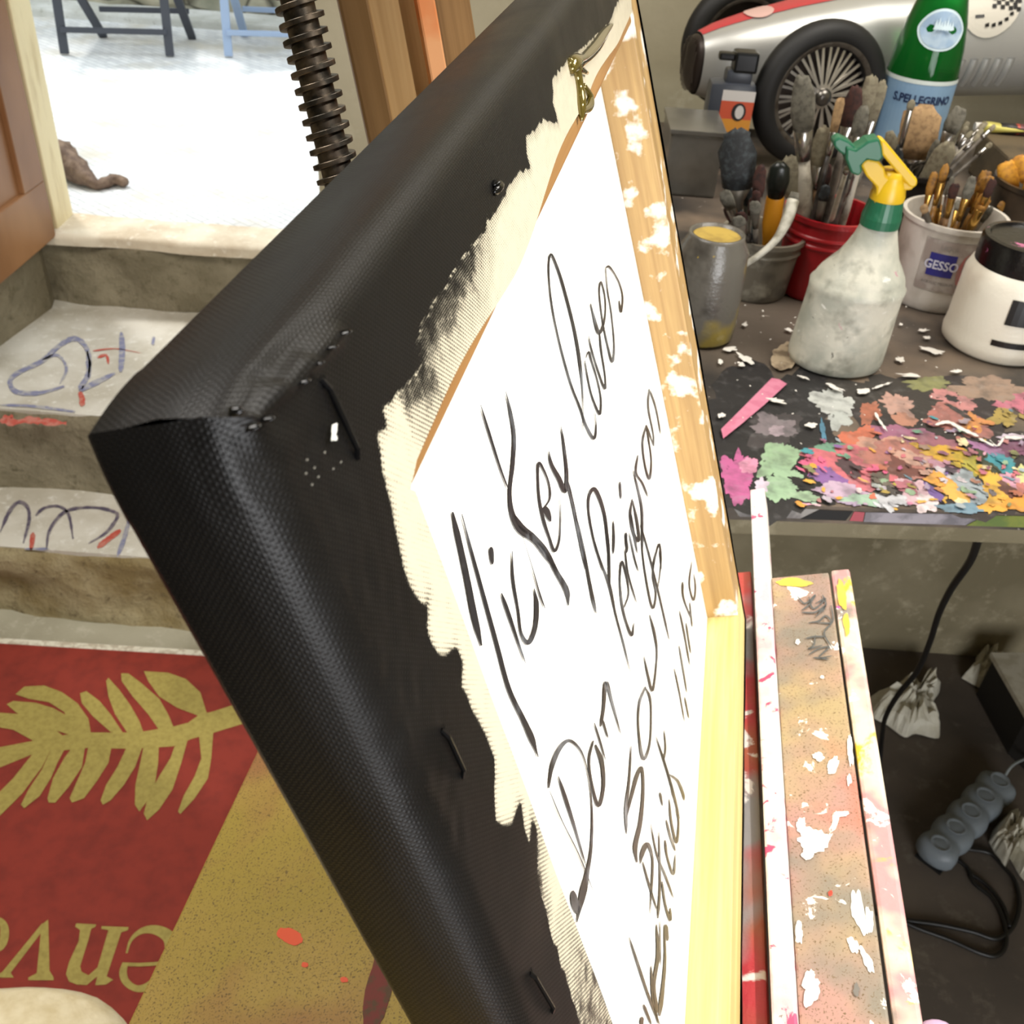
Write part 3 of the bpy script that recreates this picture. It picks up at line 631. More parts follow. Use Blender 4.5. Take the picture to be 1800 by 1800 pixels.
S5 = [([(733, 235), (750, 130), (785, 45), (830, 5), (880, 40), (912, 110), (935, 230), (945, 370), (940, 530), (920, 650), (895, 770), (870, 890)], [24, 28, 24, 18, 12, 6, 6, 9, 14, 24, 44, 14]), ([(850, 735), (862, 800), (880, 850)], [26, 44, 30]),
 ([(780, 178), (820, 300), (870, 460), (915, 618)], [12, 20, 12, 6]), ([(735, 245), (800, 400), (880, 560), (950, 740)], [5, 5, 6, 5]), ([(950, 5), (930, 100), (945, 220), (975, 322), (1000, 230), (992, 110), (960, 25)], [22, 12, 12, 20, 18, 24, 30]),
 ([(1135, 30), (1125, 200), (1110, 330), (1112, 462)], [8, 12, 18, 10]), ([(1112, 380), (1140, 260), (1165, 170), (1187, 140), (1193, 250), (1180, 400), (1155, 520), (1163, 598)], [14, 18, 22, 16, 16, 22, 26, 20]),
 ([(1178, 605), (1192, 545), (1214, 510), (1237, 570), (1238, 660), (1226, 850)], [10, 26, 24, 12, 12, 8]), ([(1190, 592), (1220, 700), (1262, 835)], [8, 12, 8]), ([(1230, 410), (1260, 560), (1300, 660), (1340, 770)], [6, 9, 12, 9]),
 ([(1260, 0), (1300, 120), (1340, 260), (1370, 385)], [9, 12, 14, 9]), ([(1320, 170), (1360, 200), (1386, 260), (1393, 297)], [12, 14, 16, 8]), ([(1275, 258), (1287, 322)], [14, 8]), ([(1320, 290), (1330, 400), (1355, 502), (1366, 400), (1350, 340)], [10, 12, 14, 9, 7]),
 ([(1305, 390), (1325, 470), (1350, 542)], [10, 12, 12]), ([(1300, 490), (1310, 570), (1340, 655), (1350, 560)], [16, 10, 14, 8]), ([(1270, 450), (1275, 700), (1265, 870)], [8, 12, 14]), ([(1285, 690), (1300, 800), (1325, 880), (1325, 820)], [12, 12, 14, 14]), ([(1303, 900), (1312, 980)], [24, 16]),
 ([(1258, 900), (1265, 1050), (1245, 1200), (1262, 1330)], [12, 20, 20, 26]), ([(1295, 900), (1300, 1060), (1290, 1200), (1272, 1345)], [7, 14, 20, 30]), ([(1125, 962), (1170, 1100), (1220, 1250), (1275, 1390)], [9, 14, 14, 12]), ([(1195, 1290), (1232, 1385)], [16, 12]), ([(1232, 1100), (1240, 1250), (1265, 1380)], [10, 14, 12]), ([(1188, 1350), (1184, 1400)], [22, 18]), ([(1275, 880), (1278, 1100)], [5, 6])]
for SS, cc, sc in ((S3, c3, 3.), (S4, c4, 2.769), (S5, c5, 2.769)):
    for pts, wd in SS:
        ribbon(wr, [cc(*p) for p in pts], [q*.85/sc for q in wd], pw, 0, 6, .10)
t = NT('brush_pen_ink', .35); t.color(t.mix(t.ramp(t.noise(60, None, 3), .52, .7), lin((34, 34, 38)), lin((112, 116, 122)))); m_ink = t.m
wr.build('handwriting', m_ink, ART)
# ------------------------------------------------------------------ easel
def Lr(u, v, w_): return L3(u, v, w_-.026*(u-1.45))
EZ = thing('wooden_easel', 'paint-spattered wooden easel holding the canvas, with threaded steel screw', 'easel', L3(1.9, -3.9, -1.2))
VL = -H_-.01      # where canvas rests
def lbox(u0, u1, v0, v1, w0, w1, bev=.0012, mb=None):
    mb = mb or MB(); c = Lr((u0+u1)/2, (v0+v1)/2, (w0+w1)/2)
    D = nz(H-.026*N); X = nz(np.cross(D, U))*-1
    mb.box(c, D*K*(u1-u0)/2, U*K*(v1-v0)/2, nz(np.cross(U, D))*K*(w1-w0)/2, 0, bev); return mb
def painted(name, base, layers, spots, rough=.65, speck=None):
    t = NT(name, rough); c = lin(base)
    for i, (col, sc, lo, hi) in enumerate(layers):
        m = t.mapping((1, 1, 1)); m.node.inputs['Location'].default_value = (i*3.1, i*1.7, i)
        c = t.mix(t.ramp(t.noise(sc, m, 3), lo, hi), c, lin(col))
    if speck: c = t.mix(t.ramp(t.noise(900, None, 2), speck[1], speck[2]), c, lin(speck[0]))
    for i, (col, sc, lo, hi) in enumerate(spots):
        m = t.mapping((1, 1, 1)); m.node.inputs['Location'].default_value = (9+i*2.1, i*.7, i+4)
        c = t.mix(t.ramp(t.noise(sc, m, 7, .6, .6), lo, hi), c, lin(col))
    t.color(c); t.bump(t.noise(300, None, 4), .4, .001); return t.m
m_tan = painted('spattered_tan_board', (176, 156, 116), [((178, 140, 128), 12, .42, .60), ((138, 130, 116), 17, .5, .66), ((196, 116, 92), 12, .6, .72), ((196, 176, 110), 9, .62, .75)], [((250, 248, 240), 48, .62, .64)], .6, ((112, 92, 62), .58, .7))
m_yel = painted('oversprayed_board', (168, 140, 66), [((156, 134, 52), 8, .4, .6), ((150, 106, 60), 9, .5, .65)], [], .6, ((96, 76, 36), .55, .68))
m_lip = painted('whitewashed_lip', (240, 236, 228), [((232, 190, 196), 30, .5, .62)], [((206, 84, 122), 60, .6, .63), ((120, 118, 112), 80, .66, .69)], .5)
m_outer = painted('spattered_outer_strip', (226, 214, 190), [((206, 150, 150), 24, .45, .6), ((150, 140, 130), 30, .55, .66)], [((192, 96, 176), 46, .63, .66), ((208, 190, 62), 30, .6, .66), ((250, 250, 244), 50, .58, .6)], .55)
m_rs = painted('red_stained_strip', (172, 92, 66), [((190, 60, 66), 16, .45, .6), ((150, 145, 142), 13, .5, .62)], [((236, 226, 216), 34, .6, .64)], .5)
u0, u1 = -2.2, 4.20
lbox(u0, 4.25, VL-.13, VL-.03, -.045, .085).build('ledge_rail', m_rs, EZ)
lbox(u0, 5.05, VL-.16, VL+.03, .105, .200).build('ledge_lip', m_lip, EZ)
tb = lbox(u0, u1, VL-.16, VL-.05, .202, .535).build('ledge_board', m_tan, EZ)
lbox(u0, u1+.02, VL-.16, VL-.045, .548, .655, .002).build('ledge_strip', m_outer, EZ)
lbox(u0, u1-.3, VL-.20, VL-.09, -2.86, -.06, .0015).build('ledge_shelf', m_yel, EZ)
# traced marks on the ledge
plp = P0+K*(VL-.048)*U
def pl(x, y, off=0.0): return ppl(x, y, plp+U*(.0002+off), U)
splash = [simple('splash_white', (250, 249, 244), .5), simple('splash_pink', (214, 92, 128), .5), simple('splash_red', (206, 70, 52), .5), simple('splash_yellow', (226, 196, 40), .5), simple('splash_grey', (120, 116, 110), .5)]
for k, (x, y, rx, ry, r, mi) in enumerate([(1510, 1600, 12, 34, -12, 0), (1432, 1478, 24, 20, 0, 0), (1525, 1690, 8, 22, -25, 0), (1500, 1662, 14, 8, 60, 0), (1480, 1430, 14, 5, 0, 0), (1528, 1620, 7, 26, 0, 0), (1408, 1450, 9, 12, 0, 0), (1465, 1345, 8, 16, 20, 0), (1493, 1370, 4, 10, 0, 0), (1440, 1330, 10, 7, 30, 0), (1495, 1320, 5, 30, -3, 0), (1420, 1500, 10, 10, 0, 0), (1425, 1735, 16, 30, 10, 0), (1405, 1640, 6, 20, 0, 0), (1505, 1740, 5, 12, 0, 4), (1460, 1570, 4, 5, 0, 2), (1402, 1128, 4, 4, 0, 0), (1445, 1190, 3, 3, 0, 0)]):
    sm = MB(); blob(sm, x, y, rx, ry, r, lambda a, b, k=k: pl(a, b, .00003*k), 0, 34, .3, k); sm.build('paint_splash', splash[mi], tb)
cc5 = lambda x, y: pl(1250+x/3.2727, 850+y/3.2727, .0006)
mk_ = MB()
for s in ([(490, 640), (540, 690), (600, 640), (560, 700), (520, 730)], [(560, 650), (590, 720), (660, 660), (600, 690)], [(520, 740), (600, 740), (660, 700), (600, 770)], [(640, 640), (660, 690), (640, 740)],
          [(560, 800), (620, 790), (660, 760), (690, 800), (610, 800)], [(545, 890), (600, 880), (660, 880)], [(600, 870), (590, 930), (560, 950), (640, 930)], [(560, 985), (620, 950), (680, 940), (620, 1000), (700, 990)], [(690, 700), (700, 790), (650, 860), (700, 950)], [(585, 1000), (680, 1010)]):
    ribbon(mk_, s, 9, cc5, 0, 5, .5)
mk_.build('pencil_mark', simple('grey_marker', (92, 94, 92), .7), tb)
# yellow sprayed corner of board and strip
yc = MB(); blob(yc, 1395, 1024, 34, 7, 2, lambda a, b: pl(a, b, .0001), 0, 30, .2, 2)
for i, (x, y, rx, ry) in enumerate(((1480, 1046, 7, 26), (1488, 1095, 6, 20))): blob(yc, x, y, rx, ry, -8, lambda a, b: pl(a, b, .0009), 0, 30, .2, 3+i)
yc.build('yellow_overspray', simple('yellow_spray', (218, 196, 76), .6, 0, (200, 178, 90), 60), tb)
# orange fleck on shelf
shp = P0+K*(VL-.0895)*U
fsh = lambda x, y: ppl(x, y, shp+U*.0002, U)
m_of = simple('orange_paint', (222, 88, 52), .5)
for (x, y, rx, ry, r_, n_) in ((510, 1646, 23, 13, 20, 3), (536, 1696, 6, 5, 0, 5), (605, 1722, 7, 5, 10, 8)):
    of = MB(); blob(of, x, y, rx, ry, r_, fsh, 0, 30, .12, n_); of.build('paint_fleck', m_of, EZ)
of = MB(); blob(of, 668, 1730, 22, 90, 12, fsh, 0, 40, .10, 11); of.build('dark_spray_patch', simple('dark_red_spray', (112, 46, 36), .7, 0, (84, 60, 36), 200), EZ)
kn = MB(); kp = Lr(1.42, VL-.06, .70); kn.lathe(kp-U*.01, [(0, 0), (.006, 0), (.0085, .003), (.0088, .008), (.006, .012), (0, .0135)], 20, axis=U)
kn.build('ledge_knob', simple('lilac_knob', (196, 168, 200), .5), EZ, smooth=True)
# mast posts
MD = -(RC @ nz([540, 3000, 1800]))       # mast direction (upwards)
sM = .42
def mast_pt(x, y, s=sM): return ray(x, y)*s
AXR = nz(np.cross(MD, ray(690, 100)))    # image-right-ish
if AXR @ (RC @ np.array([1., 0, 0])) < 0: AXR = -AXR
AXF = nz(np.cross(AXR, MD)); 
if AXF @ ray(690, 100) < 0: AXF = -AXF
pxm = lambda n, s=sM: n*s/1800.
m_beech = pine('beech_post', (158, 122, 78), (132, 98, 58), MD, False, .7)
m_beech_lit = pine('beech_post_lit', (190, 156, 106), (170, 134, 84), MD, False, .7)  # paler beech copy, lamplight on the mast face put into the colour
def post(x0, x1, ymid, s, dl, dr, mat, name='mast_post', chamf=None):
    """post whose left face spans x0..xm and right face xm..x1 (image units at ymid): rotated box"""
    a = mast_pt(x0[0], ymid, s+dl); b = mast_pt(x0[1], ymid, s); c = mast_pt(x1, ymid, s+dr)
    bk = a+c-b
    lo, hi = -.62, .26
    v = [p+MD*lo for p in (a, b, c, bk)]+[p+MD*hi for p in (a, b, c, bk)]
    m = MB(); m.add(v, [(0, 1, 2, 3), (7, 6, 5, 4), (0, 4, 5, 1), (1, 5, 6, 2), (2, 6, 7, 3), (3, 7, 4, 0)])
    o = m.build(name, mat, EZ); bmod = o.modifiers.new('b', 'BEVEL'); bmod.width = .001; bmod.segments = 2; return o
post((640, 664), 757, 100, .42, .012, .010, m_beech_lit)
post((766, 781), 843, 100, .435, .006, .012, m_beech)
# left mast face, darkened for its shade, and orange side strip are built apart
post((613, 616), 668, 100, .415, .010, -.002, m_beech, 'mast_shade_face')
post((744, 750), 783, 100, .419, .004, .004, simple('orange_painted_wood', (232, 168, 116), .5, 0, (226, 140, 84), 30, .45, .6), 'mast_edge_strip')
# threaded screw
c0 = mast_pt(522, 0, .40); sax = MD; 
c1 = mast_pt(590, 290, .40); sdir = nz(c0-c1); sdir = nz(sdir*1.0)
Ro, Ri = pxm(37, .40), pxm(26, .40); pitch = pxm(22.9, .40)*1.02
ex = nz(np.cross(sdir, [0, 1, 0])); ey = np.cross(sdir, ex); th = MB(); seg = 36; turns = 28; rings = []
start = c1-sdir*pitch*12
for i in range(turns*seg+1):
    a = 2*math.pi*i/seg; base = start+sdir*pitch*i/seg; rad = ex*math.cos(a)+ey*math.sin(a)
    prof = [(Ri*.8, -.27), (Ri, -.24), (Ro*.985, -.17), (Ro, -.14), (Ro, .14), (Ro*.985, .17), (Ri, .24), (Ri*.8, .27)]
    rings.append([base+rad*r+sdir*pitch*h for r, h in prof])
th.loft(rings)
th.tube([start, start+sdir*pitch*turns], Ri*1.0, 32)
t = NT('oily_steel', .38, .9); t.color(t.mix(t.ramp(t.noise(160, None, 4), .4, .7), lin((70, 66, 60)), lin((138, 124, 108)))); m_steel = t.m
th.build('threaded_screw', m_steel, EZ, autos=True)
# rear leg and post foot so that the easel stands on the floor
fb = MB(); foot = mast_pt(690, 100, .44)-MD*.60
b0 = np.array([foot[0]+.02, foot[1], foot[2]])
for dx, dy in ((-.02, .30), (.10, .12)):
    q = MB(); e = np.array([foot[0]+dx, foot[1]+dy, ZF]); d = (b0-e); s_ = nz(np.cross(d, [0, 1, 0])); n_ = nz(np.cross(d, s_))
    q.box((b0+e)/2, d/2, s_*.018, n_*.012, 0, .002); q.build('leg', m_beech, EZ)
# ------------------------------------------------------------------ cream cloth covered stool, lower left
m_cream_cloth = simple('cream_cloth', (232, 220, 188), .9, 0, (212, 196, 156), 60, .35, .7, .5, 260, .0015)
ZS = -.92; pa, pb, pc_ = pz(0, 1722, ZS), pz(118, 1736, ZS), pz(225, 1797, ZS)
ax_, ay_ = pa[:2], pb[:2]; bx = pc_[:2]
A_ = 2*np.array([[ay_[0]-ax_[0], ay_[1]-ax_[1]], [bx[0]-ax_[0], bx[1]-ax_[1]]]); bb = np.array([ay_@ay_-ax_@ax_, bx@bx-ax_@ax_]); cen = np.linalg.solve(A_, bb); rad = np.linalg.norm(cen-ax_)
ST = thing('stool', 'round stool seat wrapped in cream cloth below the red doormat', 'stool', (cen[0], cen[1], ZF))
q = MB(); rings = []
for (r, h) in ((.0, .03), (rad*.4, .028), (rad*.75, .02), (rad*.93, .008), (rad, -.008), (rad*1.005, -.03), (rad*.98, -.055), (rad*.9, -.07)):
    rings.append([(cen[0]+(r+.004*math.sin(7*a+r*30))*math.cos(a), cen[1]+(r+.004*math.sin(7*a+r*30))*math.sin(a), ZS+h+.004*mnoise.noise(Vector((math.cos(a)*r*30, math.sin(a)*r*30, 0)))) for a in np.linspace(0, 2*math.pi, 72, endpoint=False)])
q.loft(rings); q.build('seat_cover', m_cream_cloth, ST, smooth=True)
for k in range(4):
    a = math.pi/4+k*math.pi/2; q = MB(); q.tube([(cen[0]+rad*.6*math.cos(a), cen[1]+rad*.6*math.sin(a), ZS-.06), (cen[0]+rad*.8*math.cos(a), cen[1]+rad*.8*math.sin(a), ZF)], .014, 10); q.build('leg', m_beech, ST)
# ------------------------------------------------------------------ workbench
BX0, BX1, BY0, BY1 = .02, 1.75, .0, 1.70
TB = thing('workbench', 'dark workbench crusted with dried coloured paint along its front edge', 'table', (.9, 1.2, ZF))
m_top = painted('bench_top', (92, 82, 72), [((46, 43, 41), 5, .45, .6), ((122, 106, 90), 9, .5, .7)], [((190, 180, 170), 120, .68, .71)], .5)
fa = pz(1290, 884, ZT); fb_ = pz(1800, 903, ZT); fd = nz(fb_-fa); fnrm = np.array([-fd[1], fd[0], 0])
A = fa-fd*.16; B = fa+fd*1.6
q = MB(); q.slab([A, B, np.array([B[0], BY1, ZT]), np.array([A[0], BY1, ZT])], (0, 0, -.0165)); q.build('bench_top', m_top, TB)
q = MB(); q.box((A+B)/2+fnrm*.05+np.array([0, 0, -.0165-.022]), fd*np.linalg.norm(B-A)/2*.98, fnrm*.012, (0, 0, .022), 0, .002); q.build('apron', m_under, TB)
for x, y in ((.12, 1.62), (1.55, .95), (1.55, 1.62)):
    q = MB(); q.box((x, y, (ZF+ZT-.0165)/2), (.03, 0, 0), (0, .03, 0), (0, 0, (ZT-.0165-ZF)/2), 0, .003); q.build('leg', m_under, TB)
tc = lambda k: (lambda x, y: pz(1200+x/3., 600+y/3., ZT+.0004+.000012*k))
BL = [(480, 470, 430, 330, 0, (34, 32, 32)), (480, 640, 440, 230, 0, (30, 28, 28)), (1350, 620, 760, 290, 4, (52, 44, 42)), (1100, 300, 300, 90, 6, (58, 52, 46)), (490, 450, 150, 95, 10, (66, 60, 60)), (490, 450, 105, 62, 8, (128, 116, 120)), (495, 470, 45, 25, 8, (168, 150, 156)), (800, 320, 105, 62, 15, (192, 196, 190)), (830, 410, 60, 50, 0, (186, 192, 186)),
 (990, 370, 62, 48, -40, (190, 110, 80)), (1140, 340, 92, 62, 20, (196, 152, 136)), (1170, 410, 60, 30, 20, (190, 130, 105)), (1420, 310, 120, 60, 8, (204, 132, 128)), (1740, 310, 90, 62, 10, (206, 112, 132)), (1600, 250, 190, 62, 4, (162, 134, 112)), (1300, 222, 115, 36, 0, (142, 142, 88)),
 (1380, 370, 80, 40, 10, (190, 116, 104)), (1450, 430, 150, 66, 12, (172, 108, 98)), (1530, 430, 56, 46, 30, (218, 142, 76)), (1690, 400, 70, 44, 0, (178, 152, 72)), (1420, 300, 40, 14, 20, (50, 46, 44)), (1440, 360, 60, 12, 30, (54, 48, 44)), (1490, 395, 50, 10, 30, (60, 50, 46)),
 (1180, 500, 170, 52, 8, (164, 100, 130)), (1350, 540, 120, 40, 16, (160, 98, 112)), (930, 520, 90, 56, -10, (216, 112, 80)), (1050, 560, 130, 60, 10, (206, 150, 128)), (770, 570, 100, 34, -10, (112, 162, 132)), (900, 640, 260, 92, 8, (218, 108, 118)), (960, 740, 120, 60, 0, (214, 112, 122)), (1150, 620, 180, 92, 14, (188, 118, 104)), (1230, 620, 110, 36, 14, (206, 160, 140)), (1170, 680, 90, 58, 20, (120, 70, 60)),
 (700, 640, 70, 26, 10, (226, 96, 136)), (760, 725, 122, 54, 28, (140, 94, 162)), (870, 660, 66, 28, 34, (84, 62, 66)), (505, 630, 100, 80, -35, (150, 184, 142)), (520, 730, 90, 95, 20, (152, 186, 146)), (640, 815, 80, 26, 8, (158, 190, 150)), (650, 750, 85, 36, 14, (24, 22, 20)), (290, 700, 90, 120, 0, (192, 86, 142)), (350, 650, 50, 40, 0, (224, 140, 170)), (420, 760, 34, 40, 0, (206, 190, 206)),
 (1370, 590, 130, 34, 12, (218, 168, 50)), (1500, 620, 90, 34, 26, (208, 172, 48)), (1540, 660, 60, 40, 40, (188, 176, 60)), (1620, 640, 70, 60, 30, (66, 72, 46)), (1400, 660, 110, 24, 14, (196, 140, 160)), (1410, 690, 50, 22, 20, (70, 52, 66)), (1430, 720, 120, 34, 24, (210, 200, 206)), (1690, 640, 92, 42, 26, (62, 152, 164)), (1640, 570, 60, 24, 20, (92, 140, 160)), (1600, 560, 110, 22, 14, (166, 112, 156)), (1750, 560, 70, 50, 10, (128, 76, 104)), (1740, 505, 80, 18, 5, (206, 192, 206)),
 (1250, 800, 110, 60, 20, (216, 176, 186)), (1280, 850, 60, 50, 20, (236, 214, 216)), (1180, 770, 60, 30, 20, (186, 108, 120)), (1330, 800, 90, 18, 40, (118, 88, 158)), (1380, 750, 100, 34, 28, (244, 170, 66)), (1440, 800, 100, 40, 26, (248, 182, 78)), (1480, 850, 40, 16, 20, (250, 226, 170)), (1510, 760, 110, 60, 32, (164, 176, 182)), (1560, 850, 40, 50, 20, (168, 184, 192)), (1470, 880, 120, 26, 4, (118, 152, 172)), (1590, 700, 60, 34, 50, (240, 190, 60)), (1660, 790, 80, 100, 10, (248, 188, 62)), (1640, 870, 70, 28, 0, (246, 176, 60)), (1770, 860, 80, 46, 10, (244, 162, 52)), (1720, 780, 70, 30, 30, (112, 64, 50)), (1740, 730, 70, 26, 24, (226, 160, 184)), (1800, 690, 40, 50, 0, (222, 224, 146)), (1790, 770, 30, 30, 0, (206, 120, 110)),
 (830, 790, 120, 44, 8, (196, 166, 190)), (900, 840, 90, 28, 4, (170, 150, 176)), (960, 830, 110, 34, 4, (160, 192, 166)), (1100, 835, 70, 34, 0, (204, 206, 212)), (1050, 740, 60, 44, 40, (110, 98, 84)), (1080, 780, 50, 20, 30, (84, 76, 70)), (740, 470, 14, 50, -10, (80, 140, 170))]
random.seed(5)
pal = sorted(set(b[5] for b in BL[4:] if sum(b[5]) > 250))
for _ in range(260):
    x, y = random.uniform(620, 1800), random.uniform(300, 890)
    if y < 300+(1800-x)*.18+random.uniform(0, 90): continue
    near = min(BL[4:], key=lambda b: (b[0]-x)**2+(b[1]-y)**2*3)
    BL.append((x, y, random.uniform(8, 34), random.uniform(5, 14), random.uniform(0, 40), near[5] if random.random() < .45 else random.choice(pal)))
paints = {}; MBp = MB(); mats = []
for k, (x, y, rx, ry, r, c) in enumerate(BL):
    if c not in paints:
        paints[c] = len(mats); c_in = c; gm_ = sum(c)/3; c = tuple(int(a*.84+gm_*.12) for a in c)
        mats.append(painted('dried_paint', c, [(tuple(int(a*.68+14) for a in c), 60, .45, .66), (tuple(int(a*.72+40) for a in c), 80, .55, .72)], [((46, 42, 40), 90, .66, .69)], .6))
        c = c_in
    blob(MBp, x, y, rx, ry, r, (lambda a, b, k=k: pz(1200+a/3., 600+b/3., ZT+.0003+.000012*k)), paints[c], 90 if rx > 60 else 36, .36, k)
k = len(BL)
mats.append(simple('pink_tape', (206, 128, 152), .6, 0, (196, 112, 138), 80)); MBp.poly([tc(k)(*p) for p in ((214, 512), (203, 462), (330, 335), (470, 193), (510, 200), (550, 224), (430, 335), (305, 440))], len(mats)-1)
mats.append(simple('white_flecks', (226, 222, 214), .5)); wi = len(mats)-1
for s, wd in (([(1015, 375), (1040, 420), (1080, 475)], 12), ([(1330, 440), (1400, 425), (1470, 460), (1560, 500)], 14), ([(1620, 520), (1660, 550), (1700, 500)], 8), ([(1000, 250), (1050, 232), (1105, 215)], 8), ([(1690, 505), (1790, 510)], 14), ([(1560, 510), (1640, 550)], 10)):
    ribbon(MBp, s, wd, tc(k+1), wi, 5, 3)
for j, (x, y, rx, ry, r) in enumerate([(330, 90, 50, 14, 30), (250, 40, 40, 10, 0), (200, 108, 12, 14, 0), (310, 120, 20, 10, 20), (1320, 50, 60, 12, 14), (1145, 92, 22, 12, 20), (1440, 155, 28, 9, 0), (1200, 178, 60, 8, 4), (950, 260, 30, 12, 0), (500, 315, 50, 9, 12), (640, 190, 30, 6, 20), (1270, -60, 30, 8, 0), (1150, -90, 10, 6, 0), (560, -60, 20, 7, 20), (330, -90, 16, 8, 0), (800, 240, 50, 10, 20), (680, 440, 30, 12, 0), (1290, -20, 16, 10, 0), (205, 390, 20, 12, 0)]):
    blob(MBp, x, y, rx, ry, r, tc(k+2+j), wi, 16, .5, 200+j)
for j in range(70):
    blob(MBp, random.uniform(150, 1800), random.uniform(-200, 560), random.uniform(2, 7), random.uniform(1.5, 4), random.uniform(-40, 40), tc(k+30+j % 9), wi, 7, .5, 300+j)
mats.append(simple('peach_smear', (176, 158, 132), .6, 0, (120, 104, 84), 60)); blob(MBp, 530, 80, 60, 70, 40, tc(k+1), len(mats)-1, 30, .35, 500)
q = MBp.build('dried_paint', mats, TB); q['kind'] = 'stuff'
# paint on the front edge
q = MB(); fe = lambda x, y: (lambda d: d*(np.dot(fa-fnrm*.0006, fnrm)/np.dot(d, fnrm)))(ray(1200+x/3., 600+y/3.))
def strip(x0, x1, y0, y1, mi): q.poly([fe(x0, y0), fe(x1, y0), fe(x1, y1), fe(x0, y1)], mi)
em = [simple('edge_grey', (150, 146, 142), .5, 0, (110, 104, 104), 40), simple('edge_black', (20, 18, 18), .5), simple('edge_lilac', (158, 152, 160), .5, 0, (120, 116, 122), 50), simple('edge_green', (128, 138, 60), .5, 0, (100, 120, 60), 40), simple('edge_rose', (170, 80, 90), .5)]
q.poly([fe(*p) for p in ((262, 870), (720, 886), (620, 935), (300, 925))], 0)
q.poly([fe(*p) for p in ((720, 888), (900, 896), (860, 946), (622, 937))], 1)
q.poly([fe(*p) for p in ((905, 898), (960, 902), (950, 950), (880, 946))], 4)
q.poly([fe(*p) for p in ((965, 902), (1600, 915), (1490, 970), (955, 952))], 2)
q.poly([fe(*p) for p in ((1600, 918), (2400, 935), (2400, 1000), (1495, 972))], 3)
q.build('edge_paint', em, TB)
# ------------------------------------------------------------------ vessels
def at_px(x, y): p = pz(x, y, ZT+.0006); return p
# spray bottle
sp0 = at_px(1464, 634)
SB = thing('spray_bottle', 'paint-smeared white spray bottle with yellow and green trigger head', 'spray bottle', sp0)
m_sb = painted('smeared_white_plastic', (208, 206, 190), [((176, 178, 164), 26, .42, .62), ((150, 150, 136), 40, .55, .72)], [((70, 66, 56), 70, .685, .71), ((196, 130, 150), 40, .70, .73), ((226, 226, 216), 60, .64, .68)], .45)
q = MB(); prof = [(.0, .0), (.040, 0), (.045, .003), (.0462, .01), (.0455, .03), (.0445, .055), (.0440, .074), (.0445, .078), (.0450, .083), (.0425, .086), (.0412, .090), (.0395, .094), (.034, .102), (.028, .110), (.0235, .120), (.0195, .130), (.0168, .140), (.0160, .148)]
q.lathe(sp0, [(r, h, -.0035*min(1, h/.09)-.004*max(0, min(1, (h-.085)/.04))) for r, h in prof], 48, ell=(1, .86)); q.build('bottle_body', m_sb, SB, smooth=True)
m_grn = simple('green_plastic', (36, 104, 74), .35, 0, (60, 120, 92), 70, .6, .7); m_ylw = simple('yellow_plastic', (232, 190, 34), .35, 0, (204, 156, 22), 50, .6, .75)
nk = sp0+np.array([.0075, 0, .148])
q = MB(); q.lathe(nk, [(.0175, -.008), (.0178, .000), (.0170, .004), (.0158, .012), (.0150, .016), (0, .016)], 28); q.build('collar', m_grn, SB, smooth=False)
q = MB(); q.lathe(nk+np.array([0, 0, .016]), [(.0152, 0), (.0155, .004), (.0135, .014), (.0115, .020), (.0115, .026), (0, .026)], 28); q.build('neck_ring', m_ylw, SB, smooth=True)
cs = lambda x, y: py(1180+x/2.903, 200+y/2.903, sp0[1]-.001)
def profile_solid(name, pts, th, mat, yoff=0, bev=.0018):
    q = MB(); q.slab([cs(*p)+np.array([0, -th+yoff, 0]) for p in pts], (0, 2*th, 0)); o = q.build(name, mat, SB)
    b = o.modifiers.new('b', 'BEVEL'); b.width = bev; b.segments = 2; b.limit_method = 'ANGLE'; return o
profile_solid('trigger_body', [(955, 245), (985, 215), (1045, 225), (1078, 262), (1085, 300), (1120, 330), (1200, 330), (1238, 345), (1215, 375), (1150, 380), (1135, 425), (1135, 470), (1020, 450), (1032, 420), (1036, 360), (985, 305)], .0085, m_ylw)
profile_solid('trigger_lever', [(1050, 112), (1075, 118), (1243, 320), (1240, 345), (1222, 362), (1196, 352), (1080, 215), (1060, 190)], .007, m_ylw, -.003)
profile_solid('pump_head', [(880, 150), (930, 165), (990, 122), (1048, 110), (1062, 150), (1068, 205), (1045, 228), (985, 218), (958, 245), (962, 275), (945, 300), (905, 285), (878, 215)], .0095, m_grn, -.001)
profile_solid('nozzle', [(820, 125), (850, 106), (900, 128), (935, 160), (925, 200), (885, 205), (850, 185), (822, 155)], .0075, m_grn)
# red tub
def tub(name, label, cat, px, r0, r1, h, mat, ribs=0, wall=.002, mat_in=None, rim=.003):
    p = at_px(*px); T = thing(name, label, cat, p); q = MB()
    pr_ = [(0, .0), (r0*.94, 0), (r0, .004)]
    for k in range(1, 9):
        f = k/9; pr_.append((r0+(r1-r0)*f, .004+(h-.008)*f))
    pr_ += [(r1, h-.006), (r1+rim, h-.005), (r1+rim, h), (r1-wall+.001, h), (r1-wall, h-.004), (r0-wall, .006), (0, .005)]
    q.lathe(p, pr_, 48); q.build('tub_body', mat, T, autos=True); 
    for k in range(ribs):
        q = MB(); f = .78-.10*k; rr = r0+(r1-r0)*f
        q.lathe(p, [(rr, h*f-.003), (rr+.002, h*f-.001), (rr+.002, h*f+.001), (rr, h*f+.003)], 48); q.build('rib', mat, T, smooth=True)
    return T, p
m_redp = painted('red_plastic', (164, 26, 34), [((120, 16, 24), 20, .5, .65)], [((206, 70, 90), 50, .68, .7), ((60, 20, 20), 30, .64, .68)], .3)
